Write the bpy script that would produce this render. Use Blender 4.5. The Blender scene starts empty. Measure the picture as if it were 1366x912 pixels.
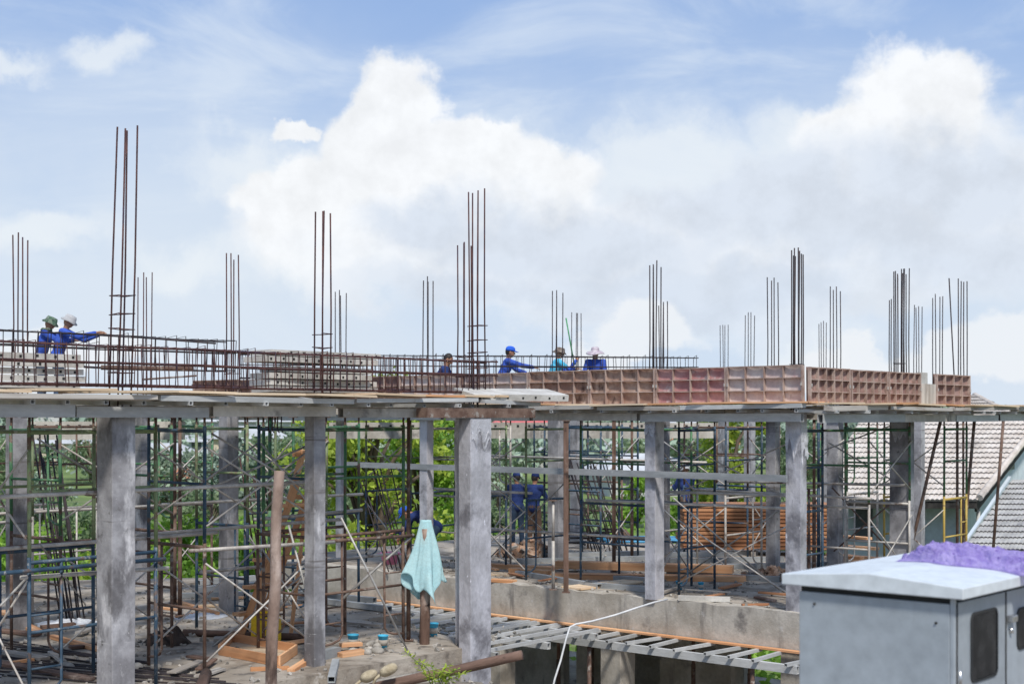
import bpy, math, random
import numpy as np
from mathutils import Vector as V, Matrix, noise as mnoise
random.seed(7); RNG = np.random.default_rng(7)
S = bpy.context.scene
COL = S.collection
R = math.radians
F = 1897.0; HZ = 556.0; EYE = 3.15            # focal length in photo pixels, horizon row, eye height

def P(px, py, Y):                             # a photo pixel at depth Y -> world point
    return V(((px-683)/F*Y, Y, EYE-(py-HZ)/F*Y))
def PZ(px, z, Y):
    return V(((px-683)/F*Y, Y, z))
def PF(px, py, z):                            # photo pixel lying on the horizontal plane z
    Y = (EYE-z)*F/(py-HZ); return V(((px-683)/F*Y, Y, z))
A = V((-.755, .656)); B = V((.656, .755)); O = V((-4.4, 15.8))
def ab(a, b, z=0.0):                          # building grid -> world
    q = O+A*a+B*b; return V((q.x, q.y, z))
def U(a, b): return random.uniform(a, b)

# ---------------------------------------------------------------- mesh building
class MB:
    def __init__(s): s.v = []; s.f = []; s.m = []; s.s = []
    def add(s, vs, fs, mi=0, sm=False):
        n = len(s.v); s.v += [tuple(v) for v in vs]
        for f in fs: s.f.append(tuple(i+n for i in f)); s.m.append(mi); s.s.append(sm)
        return s
    def box(s, c, d, rot=None, mi=0):
        c = V(c); h = [x/2 for x in d]; vs = []
        for x, y, z in ((-1,-1,-1),(1,-1,-1),(1,1,-1),(-1,1,-1),(-1,-1,1),(1,-1,1),(1,1,1),(-1,1,1)):
            p = V((x*h[0], y*h[1], z*h[2]))
            if rot is not None: p = rot @ p
            vs.append(c+p)
        return s.add(vs, [(0,3,2,1),(4,5,6,7),(0,1,5,4),(1,2,6,5),(2,3,7,6),(3,0,4,7)], mi)
    def beam(s, p, q, w, h, mi=0):
        p = V(p); q = V(q); return s.box((p+q)/2, ((q-p).length, w, h), basis(q-p), mi)
    def hollow(s, p, q, w, h, t=.008, mi=0):
        p = V(p); q = V(q); M = basis(q-p); L = (q-p).length; c = (p+q)/2; vs = []
        for x in (-L/2, L/2):
            for k in (0, t):
                for y, z in ((-1,-1),(1,-1),(1,1),(-1,1)):
                    vs.append(c+M@V((x, y*(w/2-k), z*(h/2-k))))
        fs = []
        for i in range(4):
            j = (i+1) % 4
            fs += [(i, j, 8+j, 8+i), (4+j, 4+i, 12+i, 12+j), (i, 4+i, 4+j, j), (8+j, 12+j, 12+i, 8+i)]
        return s.add(vs, fs, mi)
    def tube(s, pts, r, n=8, mi=0, cap=True, sm=True):
        pts = [V(p) for p in pts]; rs = r if isinstance(r, (list, tuple)) else [r]*len(pts)
        vs = []; fs = []; up = None
        for i, p in enumerate(pts):
            d = (pts[min(i+1, len(pts)-1)]-pts[max(i-1, 0)]).normalized()
            if up is None: up = V((0,0,1)) if abs(d.z) < .9 else V((1,0,0))
            x = d.cross(up).normalized(); y = x.cross(d).normalized(); up = y
            for k in range(n):
                t = 2*math.pi*k/n; vs.append(p+(x*math.cos(t)+y*math.sin(t))*rs[i])
        for i in range(len(pts)-1):
            for k in range(n):
                k2 = (k+1) % n; fs.append((i*n+k, i*n+k2, (i+1)*n+k2, (i+1)*n+k))
        if cap: 
            fs.append(tuple(range(n))[::-1]); fs.append(tuple((len(pts)-1)*n+k for k in range(n)))
        return s.add(vs, fs, mi, sm)
    def ell(s, c, r, rot=None, n=12, m=8, mi=0, jit=0):
        c = V(c); r = (r, r, r) if isinstance(r, (int, float)) else r; vs = []; fs = []
        def pt(th, ph):
            p = V((r[0]*math.sin(th)*math.cos(ph), r[1]*math.sin(th)*math.sin(ph), r[2]*math.cos(th)))
            if jit: p *= 1+jit*mnoise.noise(p*6+c)
            return c+(rot@p if rot is not None else p)
        vs.append(pt(0, 0))
        for i in range(1, m):
            for k in range(n): vs.append(pt(math.pi*i/m, 2*math.pi*k/n))
        vs.append(pt(math.pi, 0)); e = len(vs)-1
        for k in range(n):
            k2 = (k+1) % n; fs.append((0, 1+k, 1+k2)); fs.append((e, e-n+k2, e-n+k))
        for i in range(m-2):
            for k in range(n):
                k2 = (k+1) % n; a = 1+i*n; fs.append((a+k, a+n+k, a+n+k2, a+k2))
        return s.add(vs, fs, mi, True)
    def prism(s, poly, z0, z1, mi=0):
        n = len(poly); area = sum(poly[i][0]*poly[(i+1)%n][1]-poly[(i+1)%n][0]*poly[i][1] for i in range(n))
        if area < 0: poly = poly[::-1]
        vs = [(p[0], p[1], z0) for p in poly]+[(p[0], p[1], z1) for p in poly]
        return s.add(vs, [tuple(range(n))[::-1], tuple(range(n, 2*n))]+[(i, (i+1)%n, n+(i+1)%n, n+i) for i in range(n)], mi)
    def lathe(s, c, prof, n=16, mi=0, sm=True):
        c = V(c); vs = []; fs = []
        for r, z in prof:
            for k in range(n):
                t = 2*math.pi*k/n; vs.append(c+V((r*math.cos(t), r*math.sin(t), z)))
        for i in range(len(prof)-1):
            for k in range(n):
                k2 = (k+1)%n; fs.append((i*n+k, i*n+k2, (i+1)*n+k2, (i+1)*n+k))
        fs.append(tuple(range(n))[::-1]); fs.append(tuple((len(prof)-1)*n+k for k in range(n)))
        return s.add(vs, fs, mi, sm)
    def grid(s, fn, nu, nv, mi=0, sm=True):
        vs = [fn(i/nu, j/nv) for j in range(nv+1) for i in range(nu+1)]
        fs = [(j*(nu+1)+i, j*(nu+1)+i+1, (j+1)*(nu+1)+i+1, (j+1)*(nu+1)+i) for j in range(nv) for i in range(nu)]
        return s.add(vs, fs, mi, sm)
    def mesh(s, name, mats, org=(0,0,0)):
        me = bpy.data.meshes.new(name); org = V(org)
        me.from_pydata([tuple(V(v)-org) for v in s.v], [], s.f)
        for m in (mats if isinstance(mats, (list, tuple)) else [mats]): me.materials.append(m)
        me.polygons.foreach_set('material_index', s.m); me.polygons.foreach_set('use_smooth', s.s); me.update()
        return me
    def build(s, name, mats, parent=None, org=None, bevel=0):
        if org is None:
            if parent is not None: org = WL[parent.name]
            elif s.v:
                q = np.array(s.v); org = V(((q[:,0].min()+q[:,0].max())/2, (q[:,1].min()+q[:,1].max())/2, q[:,2].min()))
            else: org = V((0,0,0))
        org = V(org); o = link(name, s.mesh(name, mats, org), parent, org)
        if bevel: bev(o, bevel)
        return o
WL = {}
def basis(d):
    x = V(d).normalized(); up = V((0,0,1)) if abs(x.z) < .99 else V((0,1,0))
    y = up.cross(x).normalized(); z = x.cross(y)
    return Matrix((x, y, z)).transposed()
def bev(o, w):
    b = o.modifiers.new('Bevel', 'BEVEL'); b.width = w; b.segments = 2; b.limit_method = 'ANGLE'; b.angle_limit = R(40)
def link(name, data, parent=None, org=(0,0,0)):
    o = bpy.data.objects.new(name, data); COL.objects.link(o)
    WL[o.name] = V(org); o.location = V(org)
    if parent is not None: o.parent = parent; o.location = V(org)-WL[parent.name]
    return o
def tag(o, label=None, cat=None, group=None, kind=None):
    if label: o['label'] = label
    if cat: o['category'] = cat
    if group: o['group'] = group
    if kind: o['kind'] = kind
    return o
def thing(name, label, cat, loc, group=None):
    return tag(link(name, None, None, loc), label, cat, group)
def stick(name, p, q, w, h, mat, parent=None, roll=0, hollow=False, bevel=0, tube=0, n=8):
    """a straight member with its own axis along local x (so wood grain and rust follow it)"""
    p = V(p); q = V(q); L = (q-p).length; m = MB()
    if tube: m.tube([(-L/2,0,0),(L/2,0,0)], tube, n)
    elif hollow: m.hollow((-L/2,0,0), (L/2,0,0), w, h)
    else: m.box((0,0,0), (L, w, h))
    me = m.mesh(name, mat); o = bpy.data.objects.new(name, me); COL.objects.link(o)
    c = (p+q)/2; WL[o.name] = c
    M = basis(q-p)@Matrix.Rotation(roll, 3, 'X')
    o.rotation_euler = M.to_euler(); o.location = c
    if parent is not None: o.parent = parent; o.location = c-WL[parent.name]
    if bevel: bev(o, bevel)
    return o
ORD = ['topmost', 'second', 'third', 'fourth', 'fifth', 'sixth', 'seventh', 'eighth', 'ninth', 'tenth', 'eleventh', 'twelfth', 'thirteenth', 'fourteenth', 'fifteenth']

# ---------------------------------------------------------------- materials
class NT:
    def __init__(s, tree): s.t = tree; s.t.nodes.clear()
    def n(s, typ, **kw):
        nd = s.t.nodes.new(typ)
        ins = kw.pop('i', {})
        for k, v in kw.items(): setattr(nd, k, v)
        for k, v in ins.items(): s.set(nd.inputs[k], v)
        return nd
    def set(s, sock, v):
        if isinstance(v, bpy.types.NodeSocket): s.t.links.new(v, sock)
        else: sock.default_value = v
    def math(s, op, a, b=None, c=None, clamp=False):
        nd = s.t.nodes.new('ShaderNodeMath'); nd.operation = op; nd.use_clamp = clamp; s.set(nd.inputs[0], a)
        if b is not None: s.set(nd.inputs[1], b)
        if c is not None: s.set(nd.inputs[2], c)
        return nd.outputs[0]
    def mix(s, f, a, b, typ='MIX'):
        nd = s.t.nodes.new('ShaderNodeMix'); nd.data_type = 'RGBA'; nd.blend_type = typ
        s.set(nd.inputs[0], f)
        for k, v in ((6, a), (7, b)):
            s.set(nd.inputs[k], (*v, 1) if isinstance(v, (tuple, list)) and len(v) == 3 else v)
        return nd.outputs[2]
    def ramp(s, v, lo, hi):
        nd = s.t.nodes.new('ShaderNodeMapRange'); nd.interpolation_type = 'SMOOTHSTEP'; s.set(nd.inputs[0], v)
        nd.inputs[1].default_value = lo; nd.inputs[2].default_value = hi; return nd.outputs[0]
    def noise(s, vec, scale, detail=6, rough=.55, dist=0):
        nd = s.n('ShaderNodeTexNoise', i={'Scale': scale, 'Detail': detail, 'Roughness': rough, 'Distortion': dist}); s.set(nd.inputs['Vector'], vec)
        return nd.outputs[0]
def mat(name, c1, c2, scale=3, rough=.8, bump=.25, bscale=40, metal=0, layers=(), stretch=None, island=0, coat=0, trans=None, sss=0, spec=.4, lo=.35, hi=.65, bdist=.01, world=False, joints=None, alpha=1):
    """layers: (colour, noise scale, lo, hi, stretch or None)"""
    m = bpy.data.materials.new(name); m.use_nodes = True; t = NT(m.node_tree)
    tc = t.n('ShaderNodeTexCoord').outputs['Object']
    oi = t.n('ShaderNodeObjectInfo').outputs['Random']
    off = t.n('ShaderNodeCombineXYZ', i={0: t.math('MULTIPLY', oi, 37.0), 1: t.math('MULTIPLY', oi, 91.0), 2: t.math('MULTIPLY', oi, 53.0)}).outputs[0]
    def vec(st):
        v = tc
        if st: v = t.n('ShaderNodeMapping', i={'Vector': tc, 'Scale': st}).outputs[0]
        return t.n('ShaderNodeVectorMath', operation='ADD', i={0: v, 1: off}).outputs[0]
    col = t.mix(t.ramp(t.noise(vec(stretch), scale), lo, hi), c1, c2)
    for L in layers:
        c, sc, l0, h0 = L[:4]; st = L[4] if len(L) > 4 else None
        col = t.mix(t.ramp(t.noise(vec(st), sc, 8, .62), l0, h0), col, c)
    # fine tonal variation and per-object variation
    f = t.math('MULTIPLY_ADD', t.noise(vec(stretch), scale*9, 4), .5, .75)
    f = t.math('MULTIPLY', f, t.math('MULTIPLY_ADD', oi, .24, .88))
    if island:
        ri = t.n('ShaderNodeNewGeometry').outputs['Random Per Island']
        f = t.math('MULTIPLY', f, t.math('MULTIPLY_ADD', ri, island*2, 1-island))
    col = t.mix(1.0, col, t.n('ShaderNodeCombineColor', i={0: f, 1: f, 2: f}).outputs[0], 'MULTIPLY')
    bs = t.n('ShaderNodeBsdfPrincipled', i={'Base Color': col, 'Metallic': metal, 'Specular IOR Level': spec})
    rn = t.math('MULTIPLY_ADD', t.noise(vec(None), scale*3), .3, rough-.15, clamp=True)
    t.set(bs.inputs['Roughness'], rn)
    if coat: bs.inputs['Coat Weight'].default_value = coat; bs.inputs['Coat Roughness'].default_value = .25
    if alpha < 1: bs.inputs['Alpha'].default_value = alpha
    if bump:
        b = t.n('ShaderNodeBump', i={'Strength': bump, 'Distance': bdist, 'Height': t.noise(vec(stretch), bscale, 5, .6)})
        t.set(bs.inputs['Normal'], b.outputs[0])
    out = t.n('ShaderNodeOutputMaterial'); sh = bs.outputs[0]
    if trans:
        tr = t.n('ShaderNodeBsdfTranslucent', i={'Color': t.mix(.5, col, trans)})
        ms = t.n('ShaderNodeMixShader', i={0: .35, 1: sh, 2: tr.outputs[0]}); sh = ms.outputs[0]
    t.t.links.new(sh, out.inputs[0]); return m

ST = (1,1,.12)      # vertical streaks
GX = (.05,1,1)      # grain along local x
M = dict(
 conc = mat('concrete', (.36,.325,.275), (.51,.475,.42), 1.6, .9, .6, 25, layers=[((.18,.165,.15), 2.6, .54, .70, ST), ((.19,.175,.16), 1.5, .58, .70), ((.52,.51,.49), 5, .62, .75), ((.24,.20,.16), 3.1, .62, .8)]),
 colA = mat('column_concrete', (.21,.205,.215), (.38,.375,.39), 2.2, .82, .5, 22, layers=[((.13,.125,.13), 2.4, .50, .68, (1,1,.5)), ((.56,.55,.56), 3.2, .57, .70, (1,1,.4)), ((.13,.125,.125), 7, .60, .72), ((.6,.59,.58), 19, .66, .74), ((.16,.15,.15), 2.0, .60, .66, (.15,.15,3.2)), ((.52,.51,.51), 2.3, .64, .70, (.2,.2,2.4))]),
 colW = mat('film_wrapped_concrete', (.33,.325,.345), (.47,.465,.50), 2.4, .48, .9, 9, coat=.25, stretch=(1,1,.6), bdist=.02, layers=[((.17,.165,.18), 2.0, .50, .68), ((.72,.72,.78), 11, .66, .74, (1,1,.5)), ((.46,.42,.36), 4, .7, .78)]),
 slab = mat('dusty_slab', (.25,.215,.175), (.40,.355,.30), .9, .92, .7, 18, bdist=.02, layers=[((.20,.165,.13), 1.3, .50, .66), ((.12,.105,.09), 2.6, .56, .68), ((.56,.53,.49), 3.7, .60, .74), ((.13,.115,.10), 11, .62, .74)]),
 earth = mat('earth', (.21,.18,.15), (.34,.30,.25), 1.1, .95, 1.0, 9, bdist=.06, layers=[((.13,.11,.09), 3, .55, .72), ((.45,.42,.37), 9, .64, .76)]),
 plank = mat('precast_plank', (.42,.40,.365), (.58,.56,.52), 2.5, .9, .4, 40, layers=[((.33,.30,.26), 3.5, .58, .76), ((.22,.18,.14), 9, .68, .8)]),
 hole = mat('plank_hole', (.02,.02,.02), (.03,.03,.03), 5, .9, 0),
 rebar = mat('rebar', (.045,.02,.022), (.105,.045,.038), 6, .8, .6, 90, layers=[((.045,.03,.05), 3, .5, .65)]),
 rebarD = mat('dark_rebar', (.03,.028,.035), (.06,.045,.045), 6, .7, .6, 90, metal=.2),
 rust = mat('rusty_tube', (.11,.062,.045), (.19,.125,.095), 7, .75, .4, 50, layers=[((.30,.27,.24), 8, .56, .68), ((.06,.04,.035), 5, .6, .7)]),
 galv = mat('weathered_tube', (.40,.37,.34), (.56,.53,.49), 6, .6, .3, 40, metal=.15, layers=[((.17,.11,.085), 5, .56, .7), ((.6,.58,.55), 9, .65, .75)]),
 galvD = mat('grey_brace', (.30,.29,.275), (.44,.43,.41), 6, .55, .3, 40, metal=.3, layers=[((.16,.11,.085), 5, .58, .7)]),
 green = mat('green_tube', (.05,.16,.075), (.10,.24,.12), 6, .6, .3, 40, layers=[((.15,.10,.08), 6, .50, .62), ((.36,.38,.32), 9, .58, .7)]),
 greenP = mat('pale_green_tube', (.16,.22,.10), (.24,.30,.17), 6, .65, .3, 40, layers=[((.16,.11,.08), 7, .52, .64), ((.42,.42,.36), 9, .6, .7)]),
 blue = mat('blue_tube', (.022,.05,.085), (.05,.095,.145), 6, .55, .3, 40, layers=[((.12,.085,.07), 6, .54, .66), ((.36,.35,.33), 10, .6, .7)]),
 yellowT = mat('yellow_tube', (.36,.25,.05), (.45,.33,.09), 6, .6, .3, 40, layers=[((.16,.10,.06), 7, .58, .68)]),
 wood = mat('sawn_wood', (.56,.27,.125), (.72,.43,.24), 5, .75, .4, 30, stretch=GX, layers=[((.25,.115,.055), 8, .56, .72, (.04,1,1)), ((.62,.43,.27), 4, .68, .85, (.1,1,1))]),
 woodR = mat('red_brown_boards', (.33,.14,.065), (.52,.26,.13), 5, .78, .4, 30, stretch=GX, layers=[((.13,.05,.025), 9, .56, .72, (.03,1,1)), ((.5,.28,.15), 5, .64, .82, (.05,1,1))]),
 woodP = mat('pale_plywood', (.58,.42,.27), (.70,.56,.40), 4, .8, .3, 30, stretch=GX, layers=[((.38,.24,.13), 5, .6, .8)]),
 woodG = mat('weathered_timber', (.31,.275,.24), (.47,.44,.40), 4, .85, .5, 30, stretch=GX, layers=[((.20,.14,.10), 4, .56, .75, (.2,1,1)), ((.60,.57,.53), 6, .64, .8, (.1,1,1))]),
 log = mat('log_post', (.105,.062,.045), (.20,.125,.095), 7, .9, 1.0, 40, stretch=(.18,1,1), layers=[((.40,.31,.26), 2.6, .54, .70, (.6,1,1)), ((.055,.035,.028), 6, .56, .70)]),
 lsteel = mat('pale_steel', (.40,.405,.40), (.52,.52,.51), 2.5, .6, .25, 30, metal=.05, stretch=(.3,1,1), layers=[((.62,.61,.58), 4, .6, .75), ((.24,.18,.14), 5, .62, .78)]),
 logP = mat('peeled_log', (.15,.095,.07), (.30,.22,.18), 2.2, .9, 1.0, 40, stretch=(.5,1,1), layers=[((.46,.37,.32), 2.0, .48, .64, (.7,1,1)), ((.07,.045,.035), 6, .56, .70, (.3,1,1))]),
 steel = mat('grey_steel', (.26,.275,.285), (.38,.395,.40), 2.5, .6, .25, 30, metal=.1, stretch=(.3,1,1), layers=[((.52,.53,.53), 4, .6, .75), ((.20,.15,.12), 5, .64, .78)]),
 redF = mat('red_form_plate', (.38,.16,.155), (.50,.28,.265), 3, .8, .4, 20, layers=[((.58,.48,.45), 3.4, .55, .7), ((.16,.085,.06), 5, .62, .76, ST)]),
 pinkF = mat('pale_form_plate', (.48,.37,.345), (.60,.51,.47), 3, .85, .4, 20, layers=[((.44,.22,.21), 2.6, .6, .76), ((.20,.115,.08), 5, .6, .76, ST)]),
 rustF = mat('rusty_form_plate', (.33,.19,.14), (.50,.35,.27), 4, .85, .5, 20, layers=[((.11,.055,.04), 4, .52, .7, (1,1,.5)), ((.55,.45,.36), 6, .62, .74)]),
 darkF = mat('dark_form_plate', (.20,.115,.10), (.34,.22,.19), 4, .85, .5, 20, layers=[((.08,.045,.035), 4, .52, .7, ST), ((.42,.33,.29), 6, .64, .76)]),
 formrib = mat('form_rib', (.30,.20,.165), (.46,.36,.31), 5, .85, .4, 40, layers=[((.5,.44,.39), 6, .62, .74)]),
 cab = mat('cabinet_paint', (.295,.33,.36), (.315,.35,.38), 1.2, .42, .05, 120, spec=.5, layers=[((.37,.40,.42), 2.2, .54, .78, ST), ((.23,.25,.265), 9, .62, .8, (1,1,.08)), ((.24,.23,.21), 24, .72, .8)]),
 cabW = mat('cabinet_lid', (.66,.71,.735), (.71,.755,.78), 1.5, .45, .05, 90, layers=[((.55,.58,.58), 3, .62, .82), ((.45,.45,.42), 22, .72, .8)]),
 dark = mat('dark_gap', (.018,.02,.022), (.03,.03,.03), 4, .7, 0),
 glass = mat('dark_window', (.012,.014,.016), (.03,.032,.034), 8, .1, 0, spec=.10, layers=[((.045,.05,.05), 5, .6, .8)]),
 chrome = mat('metal_handle', (.5,.5,.5), (.6,.6,.6), 9, .3, 0, metal=.9),
 film = mat('plastic_film', (.62,.62,.66), (.78,.78,.82), 5, .28, .5, 20, coat=.5, layers=[((.40,.39,.40), 6, .58, .74)], alpha=.55),
 towel = mat('towel', (.62,.90,.94), (.70,.95,.97), 4, .95, .5, 160, trans=(.4,.75,.8)),
 net = mat('purple_net', (.44,.35,.75), (.62,.53,.91), 9, .8, .8, 60, bdist=.03, layers=[((.66,.56,.94), 14, .52, .68), ((.17,.10,.44), 26, .58, .70)], trans=(.4,.25,.9)),
 yellow = mat('yellow_plastic', (.93,.60,.015), (.96,.66,.03), 3, .5, .1, 30, sss=0),
 pink = mat('pink_plastic', (.75,.22,.42), (.82,.30,.50), 3, .5, .1, 30),
 tub = mat('blue_bucket', (.04,.36,.58), (.07,.43,.64), 3, .55, .15, 30, layers=[((.45,.48,.48), 7, .64, .76)]),
 tarp = mat('black_netting', (.02,.015,.013), (.055,.04,.034), 7, .9, 1, 30, bdist=.03),
 sheet = mat('pale_sheet', (.60,.62,.66), (.75,.77,.80), 4, .5, .6, 14, bdist=.03, layers=[((.1,.09,.09), 7, .62, .7)]),
 burlap = mat('burlap', (.36,.30,.20), (.52,.45,.32), 8, .95, .9, 40, layers=[((.14,.11,.07), 5, .56, .7)]),
 hose = mat('white_hose', (.55,.56,.57), (.68,.68,.68), 3, .5, .1, 30),
 bluepipe = mat('blue_pipe', (.05,.27,.50), (.08,.33,.56), 3, .5, .1, 30),
 blackpipe = mat('black_hose', (.012,.013,.018), (.03,.03,.035), 3, .5, .1, 30),
 debris = mat('debris', (.28,.16,.10), (.45,.33,.25), 6, .9, .5, 30, island=.45, layers=[((.20,.19,.18), 3, .5, .6)]),
 crumb = mat('crumbs', (.27,.25,.22), (.42,.39,.35), 6, .9, .5, 30, island=.4),
 leafB = mat('bright_leaves', (.10,.21,.03), (.27,.43,.055), 1.6, .6, 0, trans=(.4,.7,.05), island=.4),
 leafY = mat('yellow_green_leaves', (.22,.32,.04), (.42,.50,.07), 1.4, .6, 0, trans=(.55,.7,.06), island=.35),
 leafM = mat('hazy_leaves', (.14,.20,.115), (.24,.31,.165), 1.2, .7, 0, trans=(.2,.35,.1), island=.4),
 leafD = mat('dark_leaves', (.045,.095,.04), (.10,.17,.06), 1.2, .65, 0, trans=(.12,.3,.05), island=.45),
 leafF = mat('hazed_far_leaves', (.18,.24,.195), (.26,.33,.23), .05, .8, 0, island=.45),  # distance haze mixed into the leaf colour
 bark = mat('bark', (.10,.07,.05), (.17,.13,.095), 5, .9, .8, 20, stretch=ST),
 ground = mat('grass_ground', (.085,.13,.035), (.16,.22,.06), .12, .95, .6, 3, bdist=.1, layers=[((.27,.24,.15), .16, .58, .75), ((.05,.085,.03), .5, .55, .75)]),
 wallB = mat('pale_blue_wall', (.50,.56,.60), (.56,.62,.655), .8, .85, .15, 20, layers=[((.40,.44,.46), 1.2, .6, .8, ST)]),
 wallW = mat('white_wall', (.52,.52,.51), (.60,.60,.59), .4, .85, .1, 10),
 wallC = mat('cream_wall', (.60,.50,.38), (.66,.57,.45), .4, .85, .1, 10),
 tile = mat('roof_tile', (.48,.42,.365), (.60,.545,.49), 2.2, .85, .4, 30, layers=[((.27,.24,.215), .9, .56, .74), ((.58,.56,.53), 5, .64, .78), ((.20,.18,.16), 9, .66, .78)]),
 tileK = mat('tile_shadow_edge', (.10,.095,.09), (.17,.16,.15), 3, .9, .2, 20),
 tileG = mat('grey_roof_tile', (.34,.33,.315), (.46,.45,.43), 2.2, .85, .4, 30, layers=[((.18,.18,.18), 1.5, .56, .74), ((.46,.46,.45), 6, .64, .78)]),
 roofO = mat('orange_roof', (.42,.17,.09), (.52,.26,.15), .5, .85, .1, 5),
 roofR = mat('red_roof', (.45,.10,.10), (.55,.17,.16), .5, .8, .1, 5),
 roofC = mat('cyan_roof', (.12,.42,.56), (.22,.52,.64), .3, .6, .1, 5, layers=[((.6,.7,.74), .4, .55, .6)]),
 roofW = mat('white_roof', (.42,.43,.44), (.50,.51,.52), .5, .7, .1, 5),
 win = mat('far_window', (.05,.06,.07), (.09,.10,.11), .5, .3, 0),
 skin = mat('skin', (.30,.15,.09), (.36,.19,.115), 6, .6, .1, 60),
 shirtB = mat('blue_shirt', (.028,.07,.36), (.045,.105,.46), 5, .9, .5, 18, bdist=.03),
 shirtD = mat('navy_shirt', (.012,.028,.11), (.022,.045,.17), 5, .9, .5, 18, bdist=.03),
 shirtC = mat('cyan_shirt', (.06,.40,.60), (.10,.48,.68), 5, .9, .5, 18, bdist=.03),
 jeans = mat('jeans', (.03,.055,.10), (.05,.085,.15), 5, .9, .5, 18, bdist=.02),
 trouB = mat('brown_trousers', (.09,.055,.04), (.14,.09,.065), 5, .9, .5, 18, bdist=.02),
 capB = mat('blue_cap', (.015,.09,.50), (.025,.12,.58), 5, .8, .3, 60),
 camo = mat('camo_cloth', (.05,.11,.07), (.16,.21,.15), 14, .9, .3, 60, layers=[((.30,.30,.26), 17, .56, .6), ((.025,.05,.035), 19, .56, .6)]),
 camoR = mat('brown_camo_cloth', (.12,.09,.07), (.24,.19,.16), 14, .9, .3, 60, layers=[((.38,.34,.30), 17, .56, .6), ((.05,.04,.04), 19, .56, .6)]),
 hatG = mat('grey_hat', (.40,.40,.41), (.50,.50,.50), 5, .9, .3, 60),
 hatL = mat('lilac_hat', (.44,.36,.42), (.62,.56,.60), 11, .9, .3, 60, layers=[((.20,.14,.2), 9, .62, .7)]),
 hair = mat('hair', (.012,.01,.009), (.025,.02,.018), 9, .6, .3, 90),
 boot = mat('boot', (.02,.018,.016), (.05,.045,.04), 9, .8, .3, 60),
 grod = mat('green_rod', (.05,.25,.10), (.08,.32,.14), 9, .6, .2, 60),
)

# ---------------------------------------------------------------- ground
def sst(x, a, b):
    t = max(0, min(1, (x-a)/(b-a))); return t*t*(3-2*t)
def toab(x, y):
    q = V((x, y))-O; d = A.x*B.y-A.y*B.x
    return (q.x*B.y-q.y*B.x)/d, (A.x*q.y-A.y*q.x)/d
def gz(x, y):
    a, b = toab(x, y)
    low = -3.3+.25*mnoise.noise(V((x*.05, y*.05, 0)))
    low += 4.7*sst(y, 105, 430)*(1+.18*mnoise.noise(V((x*.006, y*.004, 3)))) - 14*sst(y, 520, 900)
    bank = -.34 + 1.05*sst(-a, 4.5, 9) + (.05*mnoise.noise(V((x*1.6, y*1.6, 5)))+.02*mnoise.noise(V((x*6, y*6, 5))))
    w = sst(-a, .15, .35)*(1-sst(b, 4.9, 5.9)) if a > -8.5 else 1-sst(b, 4.9, 5.9+max(0, -a-8.5))
    if a < -8.5: w = max(w, sst(-a, 8.5, 12))
    return low*(1-w)+bank*w
xs = sorted(set([-1500,-900,-600,-420,-300,-220,-160,-120,-90,-70,-54,-42,-32,-25,-20,-16]+[round(-13+.35*i, 2) for i in range(75)]+[16,20,25,32,42,54,70,90,120,160,220,300,420,600,900,1500]))
ys = sorted(set([-60,-40,-25,-15,-8,-3,0,3,6,8]+[round(9+.35*i, 2) for i in range(60)]+[31,33,36,40,45,50,56,63,71,80,90,100,110,120,135,150,170,190,215,240,270,300,340,380,420,470,520,600,700,850,1100,1500,2200]))
g = MB(); nx = len(xs)
g.v = [(x, y, gz(x, y)) for y in ys for x in xs]
for j in range(len(ys)-1):
    for i in range(nx-1):
        x, y = xs[i], ys[j]; near = 1 if (y < 24 and -14 < x < 14) else 0
        g.f.append((j*nx+i, j*nx+i+1, (j+1)*nx+i+1, (j+1)*nx+i)); g.m.append(near); g.s.append(True)
tag(g.build('ground', [M['ground'], M['earth']], org=(0,0,0)), kind='structure')

# ---------------------------------------------------------------- the unfinished building
bld = thing('unfinished_building', 'unfinished two storey concrete frame of bare grey columns, beams and floor slabs', 'building', ab(4, 8, -3.3))
def column(pos, w, d, z0, z1, m, label=None, extra=None):
    """rectangular column turned with the grid: w along A, d along B"""
    c = MB(); ca, cb = pos
    def ring(z, k=0):
        out = []
        for s, t in ((-1,-1),(1,-1),(1,1),(-1,1)):
            out.append((s*w/2, t*d/2))
        return out
    n = max(2, int((z1-z0)/.35)); vs = []; fs = []
    poly = extra or [(-w/2,-d/2),(w/2,-d/2),(w/2,d/2),(-w/2,d/2)]
    k = len(poly)
    for i in range(n+1):
        z = z0+(z1-z0)*i/n
        for (s, t) in poly:
            j = .004 if 0 < i < n else .001
            q = ab(ca+s+U(-j, j), cb+t+U(-j, j), z); vs.append(q)
    for i in range(n):
        for e in range(k): fs.append((i*k+(e+1)%k, i*k+e, (i+1)*k+e, (i+1)*k+(e+1)%k))
    fs.append(tuple(range(k))); fs.append(tuple(n*k+e for e in range(k))[::-1])
    c.add(vs, fs)
    o = c.build('concrete_column', m, bld, org=ab(ca, cb, z0)); bev(o, .008)
    if label: o['label'] = label
    return o
def apx(px, Y):
    q = PZ(px, 0, Y); return toab(q.x, q.y)
CW, CA = M['colW'], M['colA']
column((0, 0), .30, .30, -.45, 3.27, CA, 'nearest blotchy grey square column')
column(apx(22, 21), .225, .225, -.3, 3.2, CA)
column(apx(190, 26.5), .2, .2, -.3, 3.2, CA)
column(apx(305, 23.2), .23, .23, -.3, 3.2, CA)
column((.05, 2.95), .19, .19, -.3, 3.18, CA)
L = .21; CC = (-.40, 5.36)
column(CC, .5, .5, -3.4, 3.135, CW, 'thick stepped column wrapped in wrinkled film', extra=[(-L,-L),(.01,-L),(.01,-.07),(L,-.07),(L,L),(-L,L)])
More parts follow.
